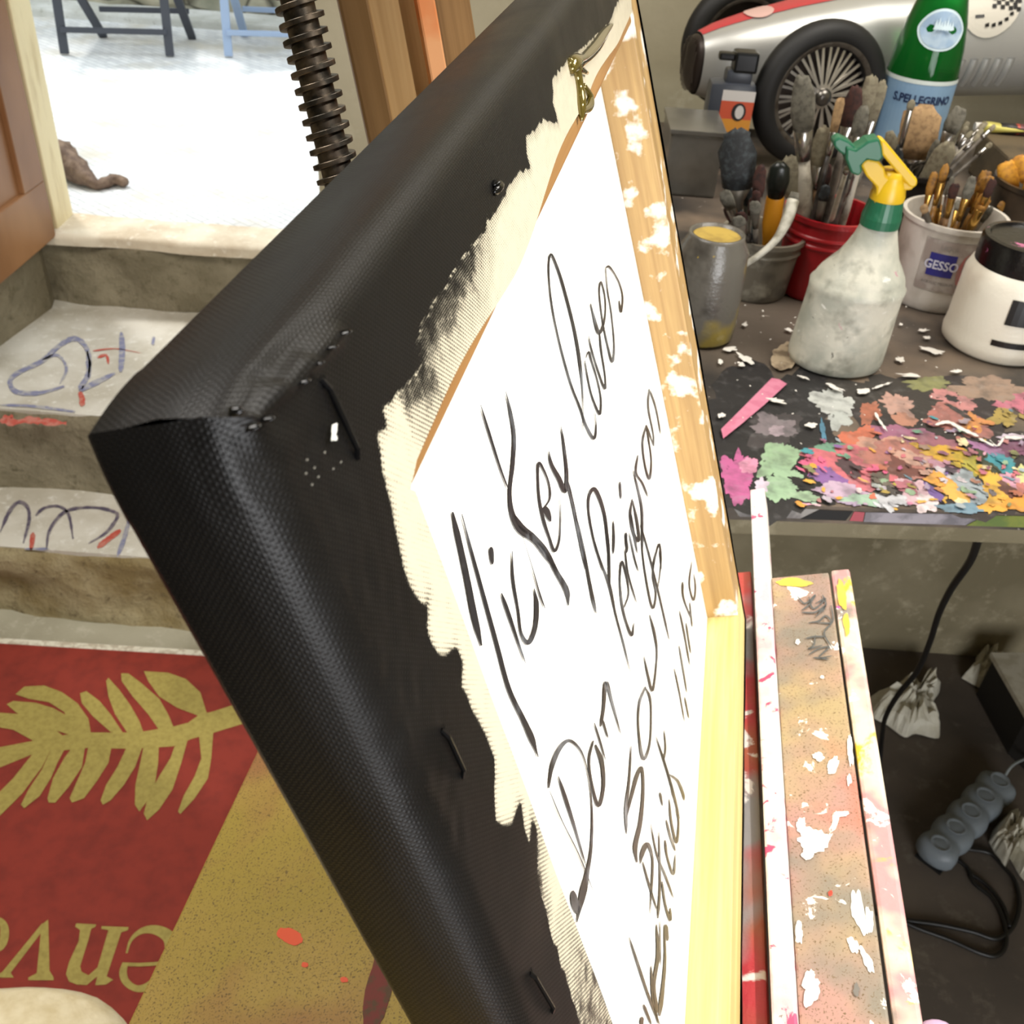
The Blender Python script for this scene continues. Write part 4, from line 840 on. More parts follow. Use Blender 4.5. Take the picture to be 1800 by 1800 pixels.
RT, rp = tub('bucket', 'red plastic bucket packed with dirty paintbrushes behind the spray bottle', 'bucket', (1428, 508), .041, .0475, .092, m_redp, 2)
m_gesso = painted('white_tub_plastic', (206, 200, 190), [((176, 168, 156), 22, .5, .68)], [], .4)
GT, gp = tub('paint_tub', 'white gesso tub with blue label box and red spray spot, full of brushes', 'tub', (1634, 520), .049, .0525, .096, m_gesso, 0)
def wrap(p, r, a, h, off=.0006): return p+np.array([(r+off)*math.sin(a), -(r+off)*math.cos(a), h])
def patch(p, rf, a0, a1, h0, h1, mb, mi=0, off=.0006, n=14):
    V = []; 
    for i in range(n+1):
        a = a0+(a1-a0)*i/n; V += [wrap(p, rf(h0), a, h0, off), wrap(p, rf(h1), a, h1, off)]
    mb.add(V, [(2*i, 2*i+2, 2*i+3, 2*i+1) for i in range(n)], mi)
def wrap_text(s, p, rf, amid, h, size, mat, name, parent, off=.0010, bold=0, stretch=1.0, shear=0):
    cu = bpy.data.curves.new('t', 'FONT'); cu.body = s; cu.size = size; cu.align_x = 'CENTER'; cu.offset = bold; cu.shear = shear; cu.resolution_u = 3
    o = bpy.data.objects.new('t', cu); COL.objects.link(o); dg = bpy.context.evaluated_depsgraph_get(); me = bpy.data.meshes.new_from_object(o.evaluated_get(dg))
    bpy.data.objects.remove(o)
    V = [wrap(p, rf(h+v.co.y), amid+v.co.x*stretch/rf(h), h+v.co.y, off) for v in me.vertices]; Fc = [tuple(f.vertices) for f in me.polygons]
    bpy.data.meshes.remove(me); return mk(name, V, Fc, mat, parent)
rg = lambda h: .049+(.0035)*(h/.096)+.0004
q = MB(); patch(gp, rg, -.78, .95, .026, .082, q); q.build('label', simple('tub_label', (176, 168, 160), .5, 0, (150, 138, 130), 50), GT)
q = MB(); patch(gp, rg, -.62, -.10, .043, .068, q, 0, .0012); q.build('label_box', simple('label_blue', (44, 42, 122), .45), GT)
wrap_text('GESSO', gp, rg, -.36, .051, .0135, simple('label_white', (200, 200, 214), .5), 'lettering', GT, .0018, .0003, .85)
wrap_text('LIQUI', gp, rg, -.30, .072, .008, simple('label_dim', (140, 134, 128), .5), 'lettering', GT, .0012, 0, .9)
wrap_text('ACRYLIC MEDIUM', gp, rg, -.34, .034, .0045, simple('label_dim2', (120, 114, 110), .5), 'lettering', GT, .0012, 0, .9)
q = MB(); t = NT('red_spray_spot', .5); bl = t.noise(40, None, 3); t.color(t.mix(t.ramp(bl, .45, .62), lin((226, 70, 74)), lin((190, 96, 96)))); 
def disc(cx_, cz_, ra, rz, mi, off):
    V = [wrap(gp, rg(cz_), cx_, cz_, off)]; n = 30
    for k in range(n):
        a = 2*math.pi*k/n; w_ = 1+.12*mnoise.noise(Vector((math.cos(a)*2, math.sin(a)*2, off*1e4))); V.append(wrap(gp, rg(cz_), cx_+ra*w_*math.cos(a), cz_+rz*w_*math.sin(a), off))
    q.add(V, [(0, 1+k, 1+(k+1) % n) for k in range(n)], mi)
disc(.36, .052, .40, .024, 1, .0013); disc(.30, .048, .25, .018, 0, .0017); disc(.28, .047, .13, .011, 2, .0021)
q.build('spray_spot', [t.m, simple('spray_halo', (178, 112, 106), .6, 0, (160, 128, 120), 70), simple('spray_core', (250, 62, 66), .5)], GT)
# white jar with black lid
jp = at_px(1748, 603); JT = thing('paint_jar', 'white plastic jar with black lid and black label bars at the right', 'jar', jp)
m_wj = painted('white_jar_plastic', (234, 228, 212), [((216, 206, 188), 16, .5, .7)], [((150, 140, 130), 70, .70, .73)], .35)
q = MB(); q.lathe(jp, [(0, 0), (.050, 0), (.0545, .004), (.0555, .012), (.0545, .018), (.0540, .022), (.0535, .06), (.0530, .076), (.049, .086), (.044, .090), (.044, .094), (0, .094)], 56); q.build('jar_body', m_wj, JT, smooth=True)
q = MB(); q.lathe(jp, [(.044, .084), (.0475, .085), (.0475, .110), (.046, .114), (.041, .1145), (.039, .112), (0, .112)], 56); q.build('lid', painted('black_lid', (16, 15, 16), [], [((196, 110, 150), 50, .64, .66), ((110, 110, 112), 60, .68, .7)], .18), JT, autos=True)
rj = lambda h: .0552-.0015*(h/.08)
q = MB(); patch(jp, rj, -.42, 1.0, .044, .070, q); patch(jp, rj, -.52, 1.0, .0205, .0265, q)
q.build('label', simple('label_black', (16, 15, 15), .35, 0, (60, 58, 58), 60, .62, .7), JT)
for s, h, sz in (('PAINT', .036, .006),): wrap_text('MAT', jp, rj, .22, .034, .006, simple('label_grey_text', (130, 128, 122), .5), 'lettering', JT)
# clear grey cup, yellow-lidded jar
m_clear = painted('grubby_grey_plastic', (112, 106, 94), [((80, 76, 68), 24, .5, .66), ((150, 146, 132), 40, .6, .75)], [], .3)
CT, cp_ = tub('plastic_cup', 'grubby grey plastic cup of tools between the red bucket and canvas', 'cup', (1322, 510), .036, .042, .068, m_clear, 1)
yp = at_px(1228, 588); YT = thing('glass_jar', 'tall grey jar with a yellow paint skin beside the canvas edge', 'jar', yp)
q = MB(); q.lathe(yp, [(0, 0), (.030, 0), (.034, .004), (.035, .02), (.034, .07), (.033, .092), (.027, .104), (.027, .108), (.024, .108), (.024, .100), (0, .100)], 40)
q.build('jar_body', painted('grimy_glass', (104, 100, 92), [((146, 128, 60), 14, .52, .64), ((70, 66, 60), 30, .5, .7)], [((190, 160, 50), 60, .67, .69)], .25), YT, smooth=True)
q = MB(); q.lathe(yp, [(.0235, .1045), (.022, .1055), (0, .1058)], 30); q.build('paint_skin', simple('yellow_skin', (188, 160, 78), .5, 0, (160, 134, 66), 50), YT)
DT, dp_ = tub('dark_tin', 'dark tin can of brushes hidden behind the spray bottle and gesso tub', 'tin', (1568, 432), .036, .040, .098, simple('dark_tin', (44, 40, 38), .4, .4), 0)
ET, ep_ = tub('paint_pot', 'brown paint pot of golden brushes at the right edge behind the jar', 'pot', (1790, 470), .052, .058, .105, painted('brown_pot', (66, 54, 42), [((40, 34, 28), 18, .5, .65)], [], .35), 0)
# ------------------------------------------------------------------ brushes
BRC = {}
def bmat(n, c, rough=.5, metal=0, c2=None, sc=60):
    if n not in BRC: BRC[n] = simple(n, c, rough, metal, c2, sc, .45, .65)
    return BRC[n]
HND = [bmat('handle_grey', (118, 110, 100), .5, 0, (70, 64, 58)), bmat('handle_dark', (36, 32, 30), .35, 0, (80, 74, 68)), bmat('handle_wood', (142, 108, 72), .5, 0, (100, 76, 54)), bmat('handle_pale', (176, 168, 152), .5, 0, (120, 112, 100)), bmat('handle_gold', (150, 106, 46), .35, 0, (90, 62, 30)), bmat('handle_teal', (30, 50, 54), .4, 0, (60, 76, 78))]
FER = [bmat('ferrule_steel', (176, 172, 166), .22, .95), bmat('ferrule_brass', (186, 146, 76), .25, .9), bmat('ferrule_dirty', (110, 104, 94), .45, .6)]
BRI = [bmat('bristle_grey', (112, 108, 96), .9, 0, (84, 80, 70), 200), bmat('bristle_brown', (66, 36, 28), .8, 0, (40, 24, 20), 200), bmat('bristle_tan', (172, 140, 100), .9, 0, (140, 112, 80), 200), bmat('bristle_beige', (134, 126, 104), .9, 0, (110, 100, 82), 200), bmat('bristle_gold', (160, 112, 40), .6, 0, (100, 66, 26), 200), bmat('bristle_black', (30, 32, 34), .7, 0, (54, 60, 62), 200), bmat('bristle_yellow', (214, 152, 44), .6, 0, (180, 120, 40), 200)]
def flat_loft(mb, p, d, st, sd, rows, rag=0):
    """rows: (t metres along d, half width, half thickness)"""
    rings = []
    for i, (t_, a, b) in enumerate(rows):
        L_ = rows[-1][0]-rows[0][0]; g2 = rag*i/len(rows)
        rings.append([p+d*(t_+random.uniform(-g2, g2*.4)*L_)+sd*a*(1+random.uniform(-rag, rag))*math.cos(k*math.pi/6)+st*b*math.sin(k*math.pi/6) for k in range(12)])
    mb.loft(rings)
def brush(p0, p1, wd, head, label, group=None, hm=0, fm_=0, bm_=0, hr=.0035, flat=.4, ferr=.022, up=True):
    """p0 foot inside the vessel, p1 tip; wd = head half width; head = head length; up: bristles at the top"""
    T = thing('paintbrush', label, 'paintbrush', p0, group)
    if not up: p0, p1 = p1, p0
    d = p1-p0; L = np.linalg.norm(d); d = d/L; sd = nz(np.cross(d, ray(1500, 300))); st = np.cross(sd, d)
    head = min(head, L*.5); fe_ = min(ferr, L*.3)
    if up: hl0 = 0
    q = MB(); e = L-head-fe_
    flat_loft(q, p0, d, st, sd, [(0, hr*.55, hr*.55), (e*.1, hr*.8, hr*.8), (e*.55, hr*1.15, hr*1.1), (e*.85, hr, hr*.95), (e, hr*.85, hr*.85)]); q.build('handle', HND[hm], T, smooth=True)
    if fe_ > .002:
        q = MB(); flat_loft(q, p0, d, st, sd, [(e-.001, hr*1.0, hr*1.0), (e+fe_*.35, hr*1.08, hr*1.05), (e+fe_*.4, hr*1.2, hr*1.1), (e+fe_, max(hr*.9, wd*.85), max(hr*.5, wd*.85*flat)), (e+fe_+.0005, max(hr*.8, wd*.8), max(hr*.45, wd*.8*flat))]); q.build('ferrule', FER[fm_], T, smooth=True)
    if head > .002:
        q = MB(); h0 = e+fe_
        flat_loft(q, p0, d, st, sd, [(h0, wd*.85, wd*.85*flat), (h0+head*.3, wd*1.02, wd*flat), (h0+head*.6, wd*random.uniform(.95, 1.12), wd*.8*flat), (h0+head*.85, wd*random.uniform(.75, 1.0), wd*.5*flat), (h0+head*.96, wd*random.uniform(.45, .8), wd*.3*flat), (h0+head, wd*random.uniform(.2, .5), wd*.1*flat)], .10); q.build('bristles', BRI[bm_], T, smooth=True)
    return T
def bp(b, t_, yb, yt): 
    return py(b[0], b[1], yb), py(t_[0], t_[1], yt)
def foot_in(p, r, h, tip, hf=.012):
    """foot inside vessel at p leaning so that it passes the rim towards tip"""
    return p
m_ = 1.0
def put(vp, rim_r, vh, tip_px, tip_y, wd, head, label, group=None, lean=.6, **k):
    tip = py(tip_px[0], tip_px[1], tip_y); v = tip-vp; 
    hd = np.array([v[0], v[1], 0.]); n_ = np.linalg.norm(hd)+1e-9
    f = vp.copy(); f[2] += .008
    # foot on the side opposite to the tip, such that the shaft clears the rim
    hgt = v[2]; run = n_
    # point on the rim line
    lim = rim_r*.80; xr = lim if run > lim else run*.8
    rp_ = vp+hd/n_*xr+np.array([0, 0, vh]); dd_ = tip-rp_
    t_ = (rp_[2]-f[2])/max(1e-4, (tip[2]-rp_[2])); ft = rp_-dd_*t_
    off = ft-vp; off[2] = 0; l = np.linalg.norm(off); mxr = rim_r*.70
    if l > mxr: ft = vp+off/l*mxr+np.array([0, 0, .008])
    return brush(ft, tip, wd, head, label, group, **k)
RB = (rp, .0475, .092)
put(*RB, (1410, 132), 1.05, .0115, .055, 'thick grey paint-caked brush, tallest in the red bucket', hm=3, bm_=0, hr=.0075, flat=.7, ferr=.03)
put(*RB, (1507, 150), 1.08, .0085, .040, 'paintbrush with dark red-brown bristles in the red bucket', hm=0, bm_=1, hr=.004)
put(*RB, (1535, 132), 1.09, .0075, .036, 'brown-headed paintbrush just left of the green bottle', hm=0, bm_=3, hr=.0035)
put(*RB, (1553, 140), 1.10, .0060, .040, 'olive-headed paintbrush nearest to the green bottle', hm=3, bm_=3, hr=.004)
put(*RB, (1479, 170), 1.06, .0045, .034, 'slim brush with pale wooden tip in the red bucket', hm=1, bm_=2, hr=.003, fm_=0)
put(*RB, (1388, 272), 1.06, .0150, .058, 'wide olive flat brush at the left of the red bucket', hm=0, bm_=3, hr=.006, flat=.3)
put(*RB, (1452, 222), 1.07, .010, .040, 'tan brush behind the thick grey one in the red bucket', hm=2, bm_=3, hr=.005)
put(*RB, (1490, 292), .995, .0025, .006, 'thin pale stick leaning right out of the red bucket', hm=3, bm_=3, hr=.0025, ferr=.004)
put(*RB, (1520, 185), 1.04, .0065, .030, 'grey paintbrush with bright ferrule in front of the wheel, right side', hm=1, bm_=0, hr=.004)
random.seed(11)
for k in range(16):
    put(*RB, (random.uniform(1395, 1515), random.uniform(225, 350)), random.uniform(1.05, 1.12), random.uniform(.003, .007), random.uniform(.015, .035), 'short dark paint-crusted brush crowded low in the red bucket', 'crowded brushes in the red bucket', hm=random.choice([0, 1, 1, 2]), bm_=random.choice([0, 1, 5, 5]), fm_=2, hr=random.uniform(.002, .004))
DB = (dp_, .040, .098)
put(*DB, (1628, 185), 1.24, .021, .060, 'brush with large rounded tan bristle head below the bottle label', hm=1, bm_=2, hr=.005, flat=.5, ferr=.02)
put(*DB, (1668, 250), 1.20, .013, .075, 'long beige oval brush head leaning right behind the trigger', hm=0, bm_=3, hr=.005, flat=.5)
put(*DB, (1690, 188), 1.26, .010, .030, 'grey brush with white-tipped flat end leaning to the right', hm=0, bm_=0, hr=.005, flat=.3)
put(*DB, (1604, 175), 1.22, .004, .012, 'slender brush with shining steel ferrule left of the tan head', hm=0, fm_=0, bm_=3, hr=.003, ferr=.04)
for k in range(9):
    put(*DB, (1700+k*6+random.uniform(-4, 4), 220+random.uniform(-10, 34)), 1.22+.01*k, .003, .010, 'long thin silvery brush handle fanning right from the dark tin', 'thin brushes fanning from the dark tin', hm=random.choice([3, 0, 0]), fm_=0, bm_=3, hr=.0024, ferr=.012)
for k in range(12):
    put(*DB, (random.uniform(1560, 1660), random.uniform(225, 330)), random.uniform(1.2, 1.28), random.uniform(.004, .008), .03, 'dusty brown brush massed behind the yellow trigger', 'massed brushes in the dark tin', hm=random.choice([0, 1, 2]), bm_=random.choice([0, 3, 1, 5]), fm_=2, hr=.003)
GB = (gp, .0525, .096)
put(*GB, (1622, 360), 1.045, .0040, .014, 'brush with orange-tan tip poking left over the gesso tub rim', hm=2, fm_=2, bm_=2, hr=.0028)
put(*GB, (1664, 288), 1.07, .004, .020, 'brush with glinting brass ferrule, tallest of the gesso tub', hm=4, fm_=1, bm_=4, hr=.003)
put(*GB, (1736, 300), 1.10, .006, .018, 'gold-tipped brush leaning farthest right from the gesso tub', hm=4, fm_=1, bm_=4, hr=.003)
put(*GB, (1727, 362), 1.04, .0045, .006, 'fat golden tube-ended brush over the right rim of gesso tub', hm=4, fm_=1, bm_=4, hr=.0045, ferr=.03)
for k in range(24):
    put(*GB, (random.uniform(1640, 1760), random.uniform(296, 372)), random.uniform(1.04, 1.13), random.uniform(.0025, .006), random.uniform(.012, .026), 'small brown and gold brush packed into the gesso tub', 'small brushes in the gesso tub', hm=random.choice([4, 4, 1, 2, 0]), bm_=random.choice([4, 1, 4, 0]), fm_=random.choice([1, 1, 2, 0]), hr=random.uniform(.0018, .003))
EB = (ep_, .058, .105)
for k, (x, y) in enumerate(((1765, 285), (1782, 298), (1795, 272))):
    put(*EB, (x, y), 1.20, .012, .035, ['yellow-headed brush, leftmost in the brown pot at right', 'brush with pale grey tip in the brown pot at right', 'yellow-headed brush at the photo edge in the brown pot'][k], hm=4, bm_=[6, 0, 6][k], fm_=1, hr=.004)
for k in range(14):
    put(*EB, (random.uniform(1755, 1850), random.uniform(300, 360)), random.uniform(1.15, 1.24), random.uniform(.004, .009), .03, 'golden brown brush massed in the brown pot at right', 'brushes in the brown pot', hm=random.choice([4, 1]), bm_=random.choice([4, 6, 1, 1]), fm_=1, hr=.003)
CB = (cp_, .042, .068)
put(*CB, (1296, 225), 1.05, .0165, .062, 'big dark teal brush standing in the grey cup', hm=5, bm_=5, hr=.006, flat=.6, fm_=2)
put(*CB, (1338, 290), 1.03, .006, .034, 'brown bristle brush in the middle of the grey cup', hm=0, bm_=1, hr=.004, fm_=2)
put(*CB, (1272, 335), 1.03, .006, .026, 'grey stubby brush leaning left in the grey cup', hm=3, bm_=0, hr=.004)
for k in range(8):
    put(*CB, (random.uniform(1268, 1350), random.uniform(300, 395)), random.uniform(1.0, 1.08), random.uniform(.003, .007), .02, 'short crusted brush crowded in the grey cup', 'short brushes in the grey cup', hm=random.choice([0, 1, 5]), bm_=random.choice([0, 5, 1]), fm_=random.choice([0, 2]), hr=.003)
# scraper with yellow handle and bent white brush
T = thing('scraper', 'scraper with orange-yellow handle and black end in the grey cup', 'tool', cp_+np.array([.012, .01, .01]))
a_, b_ = cp_+np.array([.012, .01, .01]), py(1372, 285, 1.06); d = nz(b_-a_); L = np.linalg.norm(b_-a_); sd = nz(np.cross(d, ray(1360, 300))); st = np.cross(sd, d)
q = MB(); flat_loft(q, a_, d, st, sd, [(0, .004, .003), (L*.35, .007, .004), (L*.5, .010, .006), (L*.7, .0095, .006), (L*.76, .008, .005)]); q.build('handle', bmat('tool_yellow', (224, 150, 30), .4), T, smooth=True)
q = MB(); flat_loft(q, a_, d, st, sd, [(L*.72, .0085, .006), (L*.85, .012, .007), (L*.96, .010, .006), (L, .004, .003)]); q.build('head', bmat('tool_black', (26, 30, 26), .3), T, smooth=True)
pts = catmull([list(py(1290, 478, .985))+[.0028], list(py(1335, 448, .985))+[.0032], list(py(1365, 420, .99))+[.0040], list(py(1384, 385, 1.0))+[.0058], list(py(1394, 352, 1.01))+[.0062]], 6)
T = thing('paintbrush', 'bent white-painted brush hooked over the rim of grey cup', 'paintbrush', pts[0][:3])
q = MB(); q.tube([p[:3] for p in pts], [float(p[3]) for p in pts], 12); q.build('handle', bmat('white_caked', (186, 182, 168), .5, 0, (130, 124, 108)), T, smooth=True)
q = MB(); q.tube([pts[-1][:3], py(1398, 338, 1.012)], [.0062, .0040], 12); q.build('bristles', BRI[0], T, smooth=True)
# dark stick left of the grey cup
p = at_px(1240, 470); 
tag(MB().tube([p+np.array([0, .25, 0]), py(1222, 270, p[1]+.25)], .004, 8).build('stick', bmat('stick', (50, 46, 38), .6)), 'short dark upright stick in front of the grey metal box', 'stick')
# ------------------------------------------------------------------ green mineral water bottle
gb = at_px(1605, 300); gb = np.array([.532, 1.555, ZT+.0006]); GBt = thing('glass_bottle', 'green glass mineral water bottle with blue label and white oval neck label', 'bottle', gb)
t = NT('green_glass', .08); t.color(lin((30, 132, 52))); t.b.inputs['Transmission Weight'].default_value = .75; t.b.inputs['IOR'].default_value = 1.3; m_gg = t.m
prof = [(0, 0), (.042, 0), (.0475, .004), (.0485, .012), (.0485, .126), (.0480, .140), (.0455, .170), (.040, .202), (.0325, .230), (.0245, .256), (.0190, .278), (.0168, .300), (.0160, .325), (.0160, .338), (0, .338)]
q = MB(); q.lathe(gb, prof, 48); q.build('glass_body', m_gg, GBt, smooth=True)
rgb_ = lambda h: float(np.interp(h, [a[1] for a in prof[2:-1]], [a[0] for a in prof[2:-1]]))
q = MB(); patch(gb, rgb_, -2.6, 2.6, .012, .130, q, 0, .0008, 40); q.build('label', simple('label_pale_blue', (140, 172, 200), .5, 0, (122, 156, 190), 18, .4, .7), GBt)
q = MB(); patch(gb, rgb_, -2.6, 2.6, .128, .1335, q, 0, .0011, 40); q.build('label_rim', simple('label_rim', (214, 224, 220), .4), GBt)
wrap_text('S.PELLEGRINO', gb, rgb_, -.10, .103, .0150, simple('label_navy', (26, 44, 84), .5), 'lettering', GBt, .0014, .0005, .88)
q = MB(); n = 36
def ov(ra, rz, off, mi):
    cz_, ca = .197, -.10
    V = [wrap(gb, rgb_(cz_), ca, cz_, off+.0006)]+[wrap(gb, rgb_(cz_+rz*math.sin(2*math.pi*k/n)), ca+ra*math.cos(2*math.pi*k/n)*(1-.06*abs(math.sin(4*math.pi*k/n))), cz_+rz*math.sin(2*math.pi*k/n), off) for k in range(n)]
    q.add(V, [(0, 1+k, 1+(k+1) % n) for k in range(n)], mi)
ov(.80, .0255, .0012, 0); ov(.70, .0225, .0018, 1)
for k in range(7):
    a = -.36+.08*k; q.add([wrap(gb, rgb_(.197), a-.02, .197, .0052), wrap(gb, rgb_(.197), a+.10, .199, .0052), wrap(gb, rgb_(.206), a+.03, .210+.003*math.sin(k*2), .0052)], [(0, 1, 2)], 0)
q.build('neck_label', [simple('neck_label_white', (206, 224, 230), .4), simple('neck_label_blue', (148, 172, 196), .5, 0, (170, 190, 206), 60)], GBt)
# ------------------------------------------------------------------ oil bottle
ob = np.array([py(1306, 170, 1.505)[0]-.018, 1.505, ZT+.0006]); OB = thing('plastic_bottle', 'grey plastic oil bottle with black cap and orange label left of the wheel', 'bottle', ob)
q = MB(); q.box(ob+np.array([0, 0, .058]), (.032, 0, 0), (0, .020, 0), (0, 0, .058), 0, .008); q.box(ob+np.array([.006, 0, .122]), (.018, 0, 0), (0, .014, 0), (0, 0, .010), 0, .005); q.build('bottle_body', simple('grey_hdpe', (58, 62, 70), .35), OB, autos=True)
q = MB(); q.box(ob+np.array([.012, 0, .142]), (.0165, 0, 0), (0, .015, 0), (0, 0, .0135), 0, .004); q.box(ob+np.array([-.013, 0, .147]), (.012, 0, 0), (0, .008, 0), (0, 0, .005), 0, .003); q.build('cap', simple('black_cap', (12, 14, 16), .3), OB)
q = MB(); y = -.0207
def lq(x0, x1, z0, z1, mi, dy=0): q.poly([ob+np.array([x0, y-dy, z0]), ob+np.array([x1, y-dy, z0]), ob+np.array([x1, y-dy, z1]), ob+np.array([x0, y-dy, z1])], mi)
lq(-.014, .031, .094, .108, 0); lq(-.014, .031, .070, .094, 1); lq(-.014, .031, .052, .070, 2)
n = 20; q.poly([ob+np.array([.012+.010*math.cos(2*math.pi*k/n), y-.0004, .080+.012*math.sin(2*math.pi*k/n)]) for k in range(n)], 3); q.poly([ob+np.array([.013+.006*math.cos(2*math.pi*k/n), y-.0008, .080+.009*math.sin(2*math.pi*k/n)]) for k in range(n)], 0)
q.build('label', [simple('lbl_white', (204, 200, 196), .5), simple('lbl_orange_red', (196, 82, 52), .5), simple('lbl_amber', (206, 140, 48), .5), simple('lbl_black', (30, 24, 22), .5)], OB)
# ------------------------------------------------------------------ grey metal box behind canvas edge
gx0, gx1 = py(1170, 300, 1.36)[0], py(1264, 300, 1.36)[0]
MBX = thing('metal_box', 'low grey metal box below the silver nose, half hidden by canvas edge', 'box', ((gx0+gx1)/2, 1.40, ZT+.0006))
t = simple('grey_sheet_metal', (134, 132, 126), .25, .6, (100, 98, 92), 12, .4, .7)
q = MB(); q.box(((gx0+gx1)/2, 1.41, ZT+.0006+.040), ((gx1-gx0)/2, 0, 0), (0, .05, 0), (0, 0, .040), 0, .003); q.build('box_body', t, MBX)
q = MB(); q.box(((gx0+gx1)/2, 1.41, ZT+.0006+.083), ((gx1-gx0)/2+.002, 0, 0), (0, .052, 0), (0, 0, .003), 0, .001); q.build('lid', t, MBX)
# ------------------------------------------------------------------ cardboard box with paint tubes, right
KB = thing('cardboard_box', 'shallow brown box carrying paint tubes under the silver car body', 'box', (.80, 1.50, ZT+.0006))
q = MB(); q.box((.83, 1.50, ZT+.0006+.030), (.19, 0, 0), (0, .06, 0), (0, 0, .030), 0, .004); q.build('box_body', painted('brown_card', (98, 84, 62), [((74, 64, 48), 14, .5, .65)], [((150, 140, 120), 60, .66, .68)], .7), KB)
tubes = [((1690, 200), (1755, 190), (196, 186, 96), 'yellow-labelled paint tube lying leftmost on the brown box'), ((1700, 186), (1790, 176), (40, 36, 34), 'black paint tube lying behind the yellow-labelled one'), ((1762, 175), (1815, 168), (206, 200, 150), 'pale yellow paint tube under the car body at the edge'), ((1752, 212), (1822, 222), (168, 70, 54), 'red paint tube with white cap on the brown box'), ((1740, 196), (1800, 204), (96, 50, 54), 'maroon paint tube between red and yellow ones'), ((1712, 172), (1750, 168), (88, 66, 60), 'brown paint tube farthest back on the box')]
zt = ZT+.0006+.060
for (a, b, c, lb) in tubes:
    pa_, pb_ = pz(*a, zt+.008), pz(*b, zt+.008); 
    pa_[1] = min(pa_[1], 1.55); pb_[1] = min(pb_[1], 1.55)
    dx = nz(pb_-pa_); L = np.linalg.norm(pb_-pa_); T = thing('paint_tube', lb, 'paint tube', pa_-np.array([0, 0, .008]), 'paint tubes on the brown box')
    s_ = nz(np.cross(dx, [0, 0, 1])); u_ = np.array([0, 0, 1.]); q = MB()
    rows = [(0.012, .0075, .0075), (L*.3, .008, .0078), (L*.8, .0095, .004), (L, .010, .001)]
    flat_loft(q, pa_, dx, u_, s_, rows); q.build('tube_body', simple('tube_body', c, .4, .2), T, smooth=True)
    q = MB(); q.tube([pa_, pa_+dx*.012], .0055, 12); q.build('cap', simple('tube_cap', (220, 216, 208) if c[0] > 150 else (30, 30, 30), .4), T)
# ------------------------------------------------------------------ silver racing car
cD = nz([.965, .26, 0]); cS = np.array([cD[1], -cD[0], 0]); cZ = np.array([0, 0, 1.])
nose = py(1222, 112, 1.64); 
CAR = thing('model_racing_car', 'large silver vintage racing car model with wire wheels and red hood stripe', 'model car', (nose[0]+.3, nose[1]+.08, ZT))
sk = [0, .02, .06, .14, .26, .42, .62, .9]; RY = [.030, .040, .051, .062, .074, .084, .090, .092]; RZ = [.041, .048, .056, .065, .074, .082, .086, .088]; ZC = [-.345, -.343, -.338, -.327, -.312, -.300, -.292, -.290]
def cs_(s, th, off=0.0):
    ry = np.interp(s, sk, RY)*1.05+off; rz = np.interp(s, sk, RZ)*1.05+off; zc = np.interp(s, sk, ZC)-.020
    c_, sn = math.cos(th), math.sin(th); e = .82
    p = nose+cD*s; p = np.array([p[0], p[1], zc]); return p+cS*ry*math.copysign(abs(c_)**e, c_)+cZ*rz*math.copysign(abs(sn)**e, sn)
t = NT('brushed_silver', .36, .55); t.color(lin((190, 190, 186))); t.bump(t.noise(30, None, 2), .04, .002); m_sil = t.m
q = MB(); q.loft([[cs_(s, 2*math.pi*k/48) for k in range(48)] for s in np.linspace(0, .9, 40)], True, False); q.build('car_body', m_sil, CAR, smooth=True)
q = MB(); rings = []
for s, f in ((.004, .97), (-.004, .93), (-.008, .8), (-.010, .5), (-.011, .1)):
    c_ = nose+cD*s; c_ = np.array([c_[0], c_[1], ZC[0]-.02]); rings.append([c_+(cs_(0, 2*math.pi*k/32)-np.array([nose[0], nose[1], ZC[0]-.02]))*f for k in range(32)])
q.loft(rings); gr_ = q.build('grille', simple('grille_dark', (58, 50, 46), .4, .5), CAR, smooth=True)
for k in range(-4, 5):
    y = k*.0062; hz = .038*math.sqrt(max(0, 1-(y/.030)**2)); c_ = np.array([nose[0], nose[1], ZC[0]-.02])-cD*.0115+cS*y
    q = MB(); q.tube([c_-cZ*hz, c_-cD*.002, c_+cZ*hz], .0009, 6); q.build('grille_bar', bmat('grille_chrome', (120, 112, 106), .3, .9), gr_)
m_strp = simple('red_stripe', (188, 60, 66), .35)
q = MB(); SS_ = np.linspace(.0, .9, 40); TH = np.linspace(math.radians(74), math.radians(106), 7)
q.add([cs_(s, th, .0008) for s in SS_ for th in TH], [(i*7+j, (i+1)*7+j, (i+1)*7+j+1, i*7+j+1) for i in range(39) for j in range(6)]); q.build('stripe', m_strp, CAR, smooth=True)
def decal(s0, th0, rs, name, mat, off, n=30, extra=None):
    q = MB(); V = [cs_(s0, th0, off)]; R5 = 8
    for m in range(1, R5+1):
        for k in range(n):
            a = 2*math.pi*k/n; f = m/R5*rs; V.append(cs_(s0+f*math.cos(a), th0+f*math.sin(a)/np.interp(s0, sk, RZ), off))
    Fc = [(0, 1+k, 1+(k+1) % n) for k in range(n)]+[(1+(m-1)*n+k, 1+m*n+k, 1+m*n+(k+1) % n, 1+(m-1)*n+(k+1) % n) for m in range(1, R5) for k in range(n)]
    q.add(V, Fc); return q.build(name, mat, CAR)
m_dw = simple('roundel_white', (206, 200, 186), .4)
decal(.085, math.radians(88), .020, 'roundel', simple('roundel_pink', (210, 172, 164), .4), .0022)
sR, thR = .415, math.radians(42)
decal(sR, thR, .050, 'roundel', m_dw, .0022)
q = MB(); 
def dp(a, b, off=.0034): return cs_(sR+a, thR+b/.085, off)
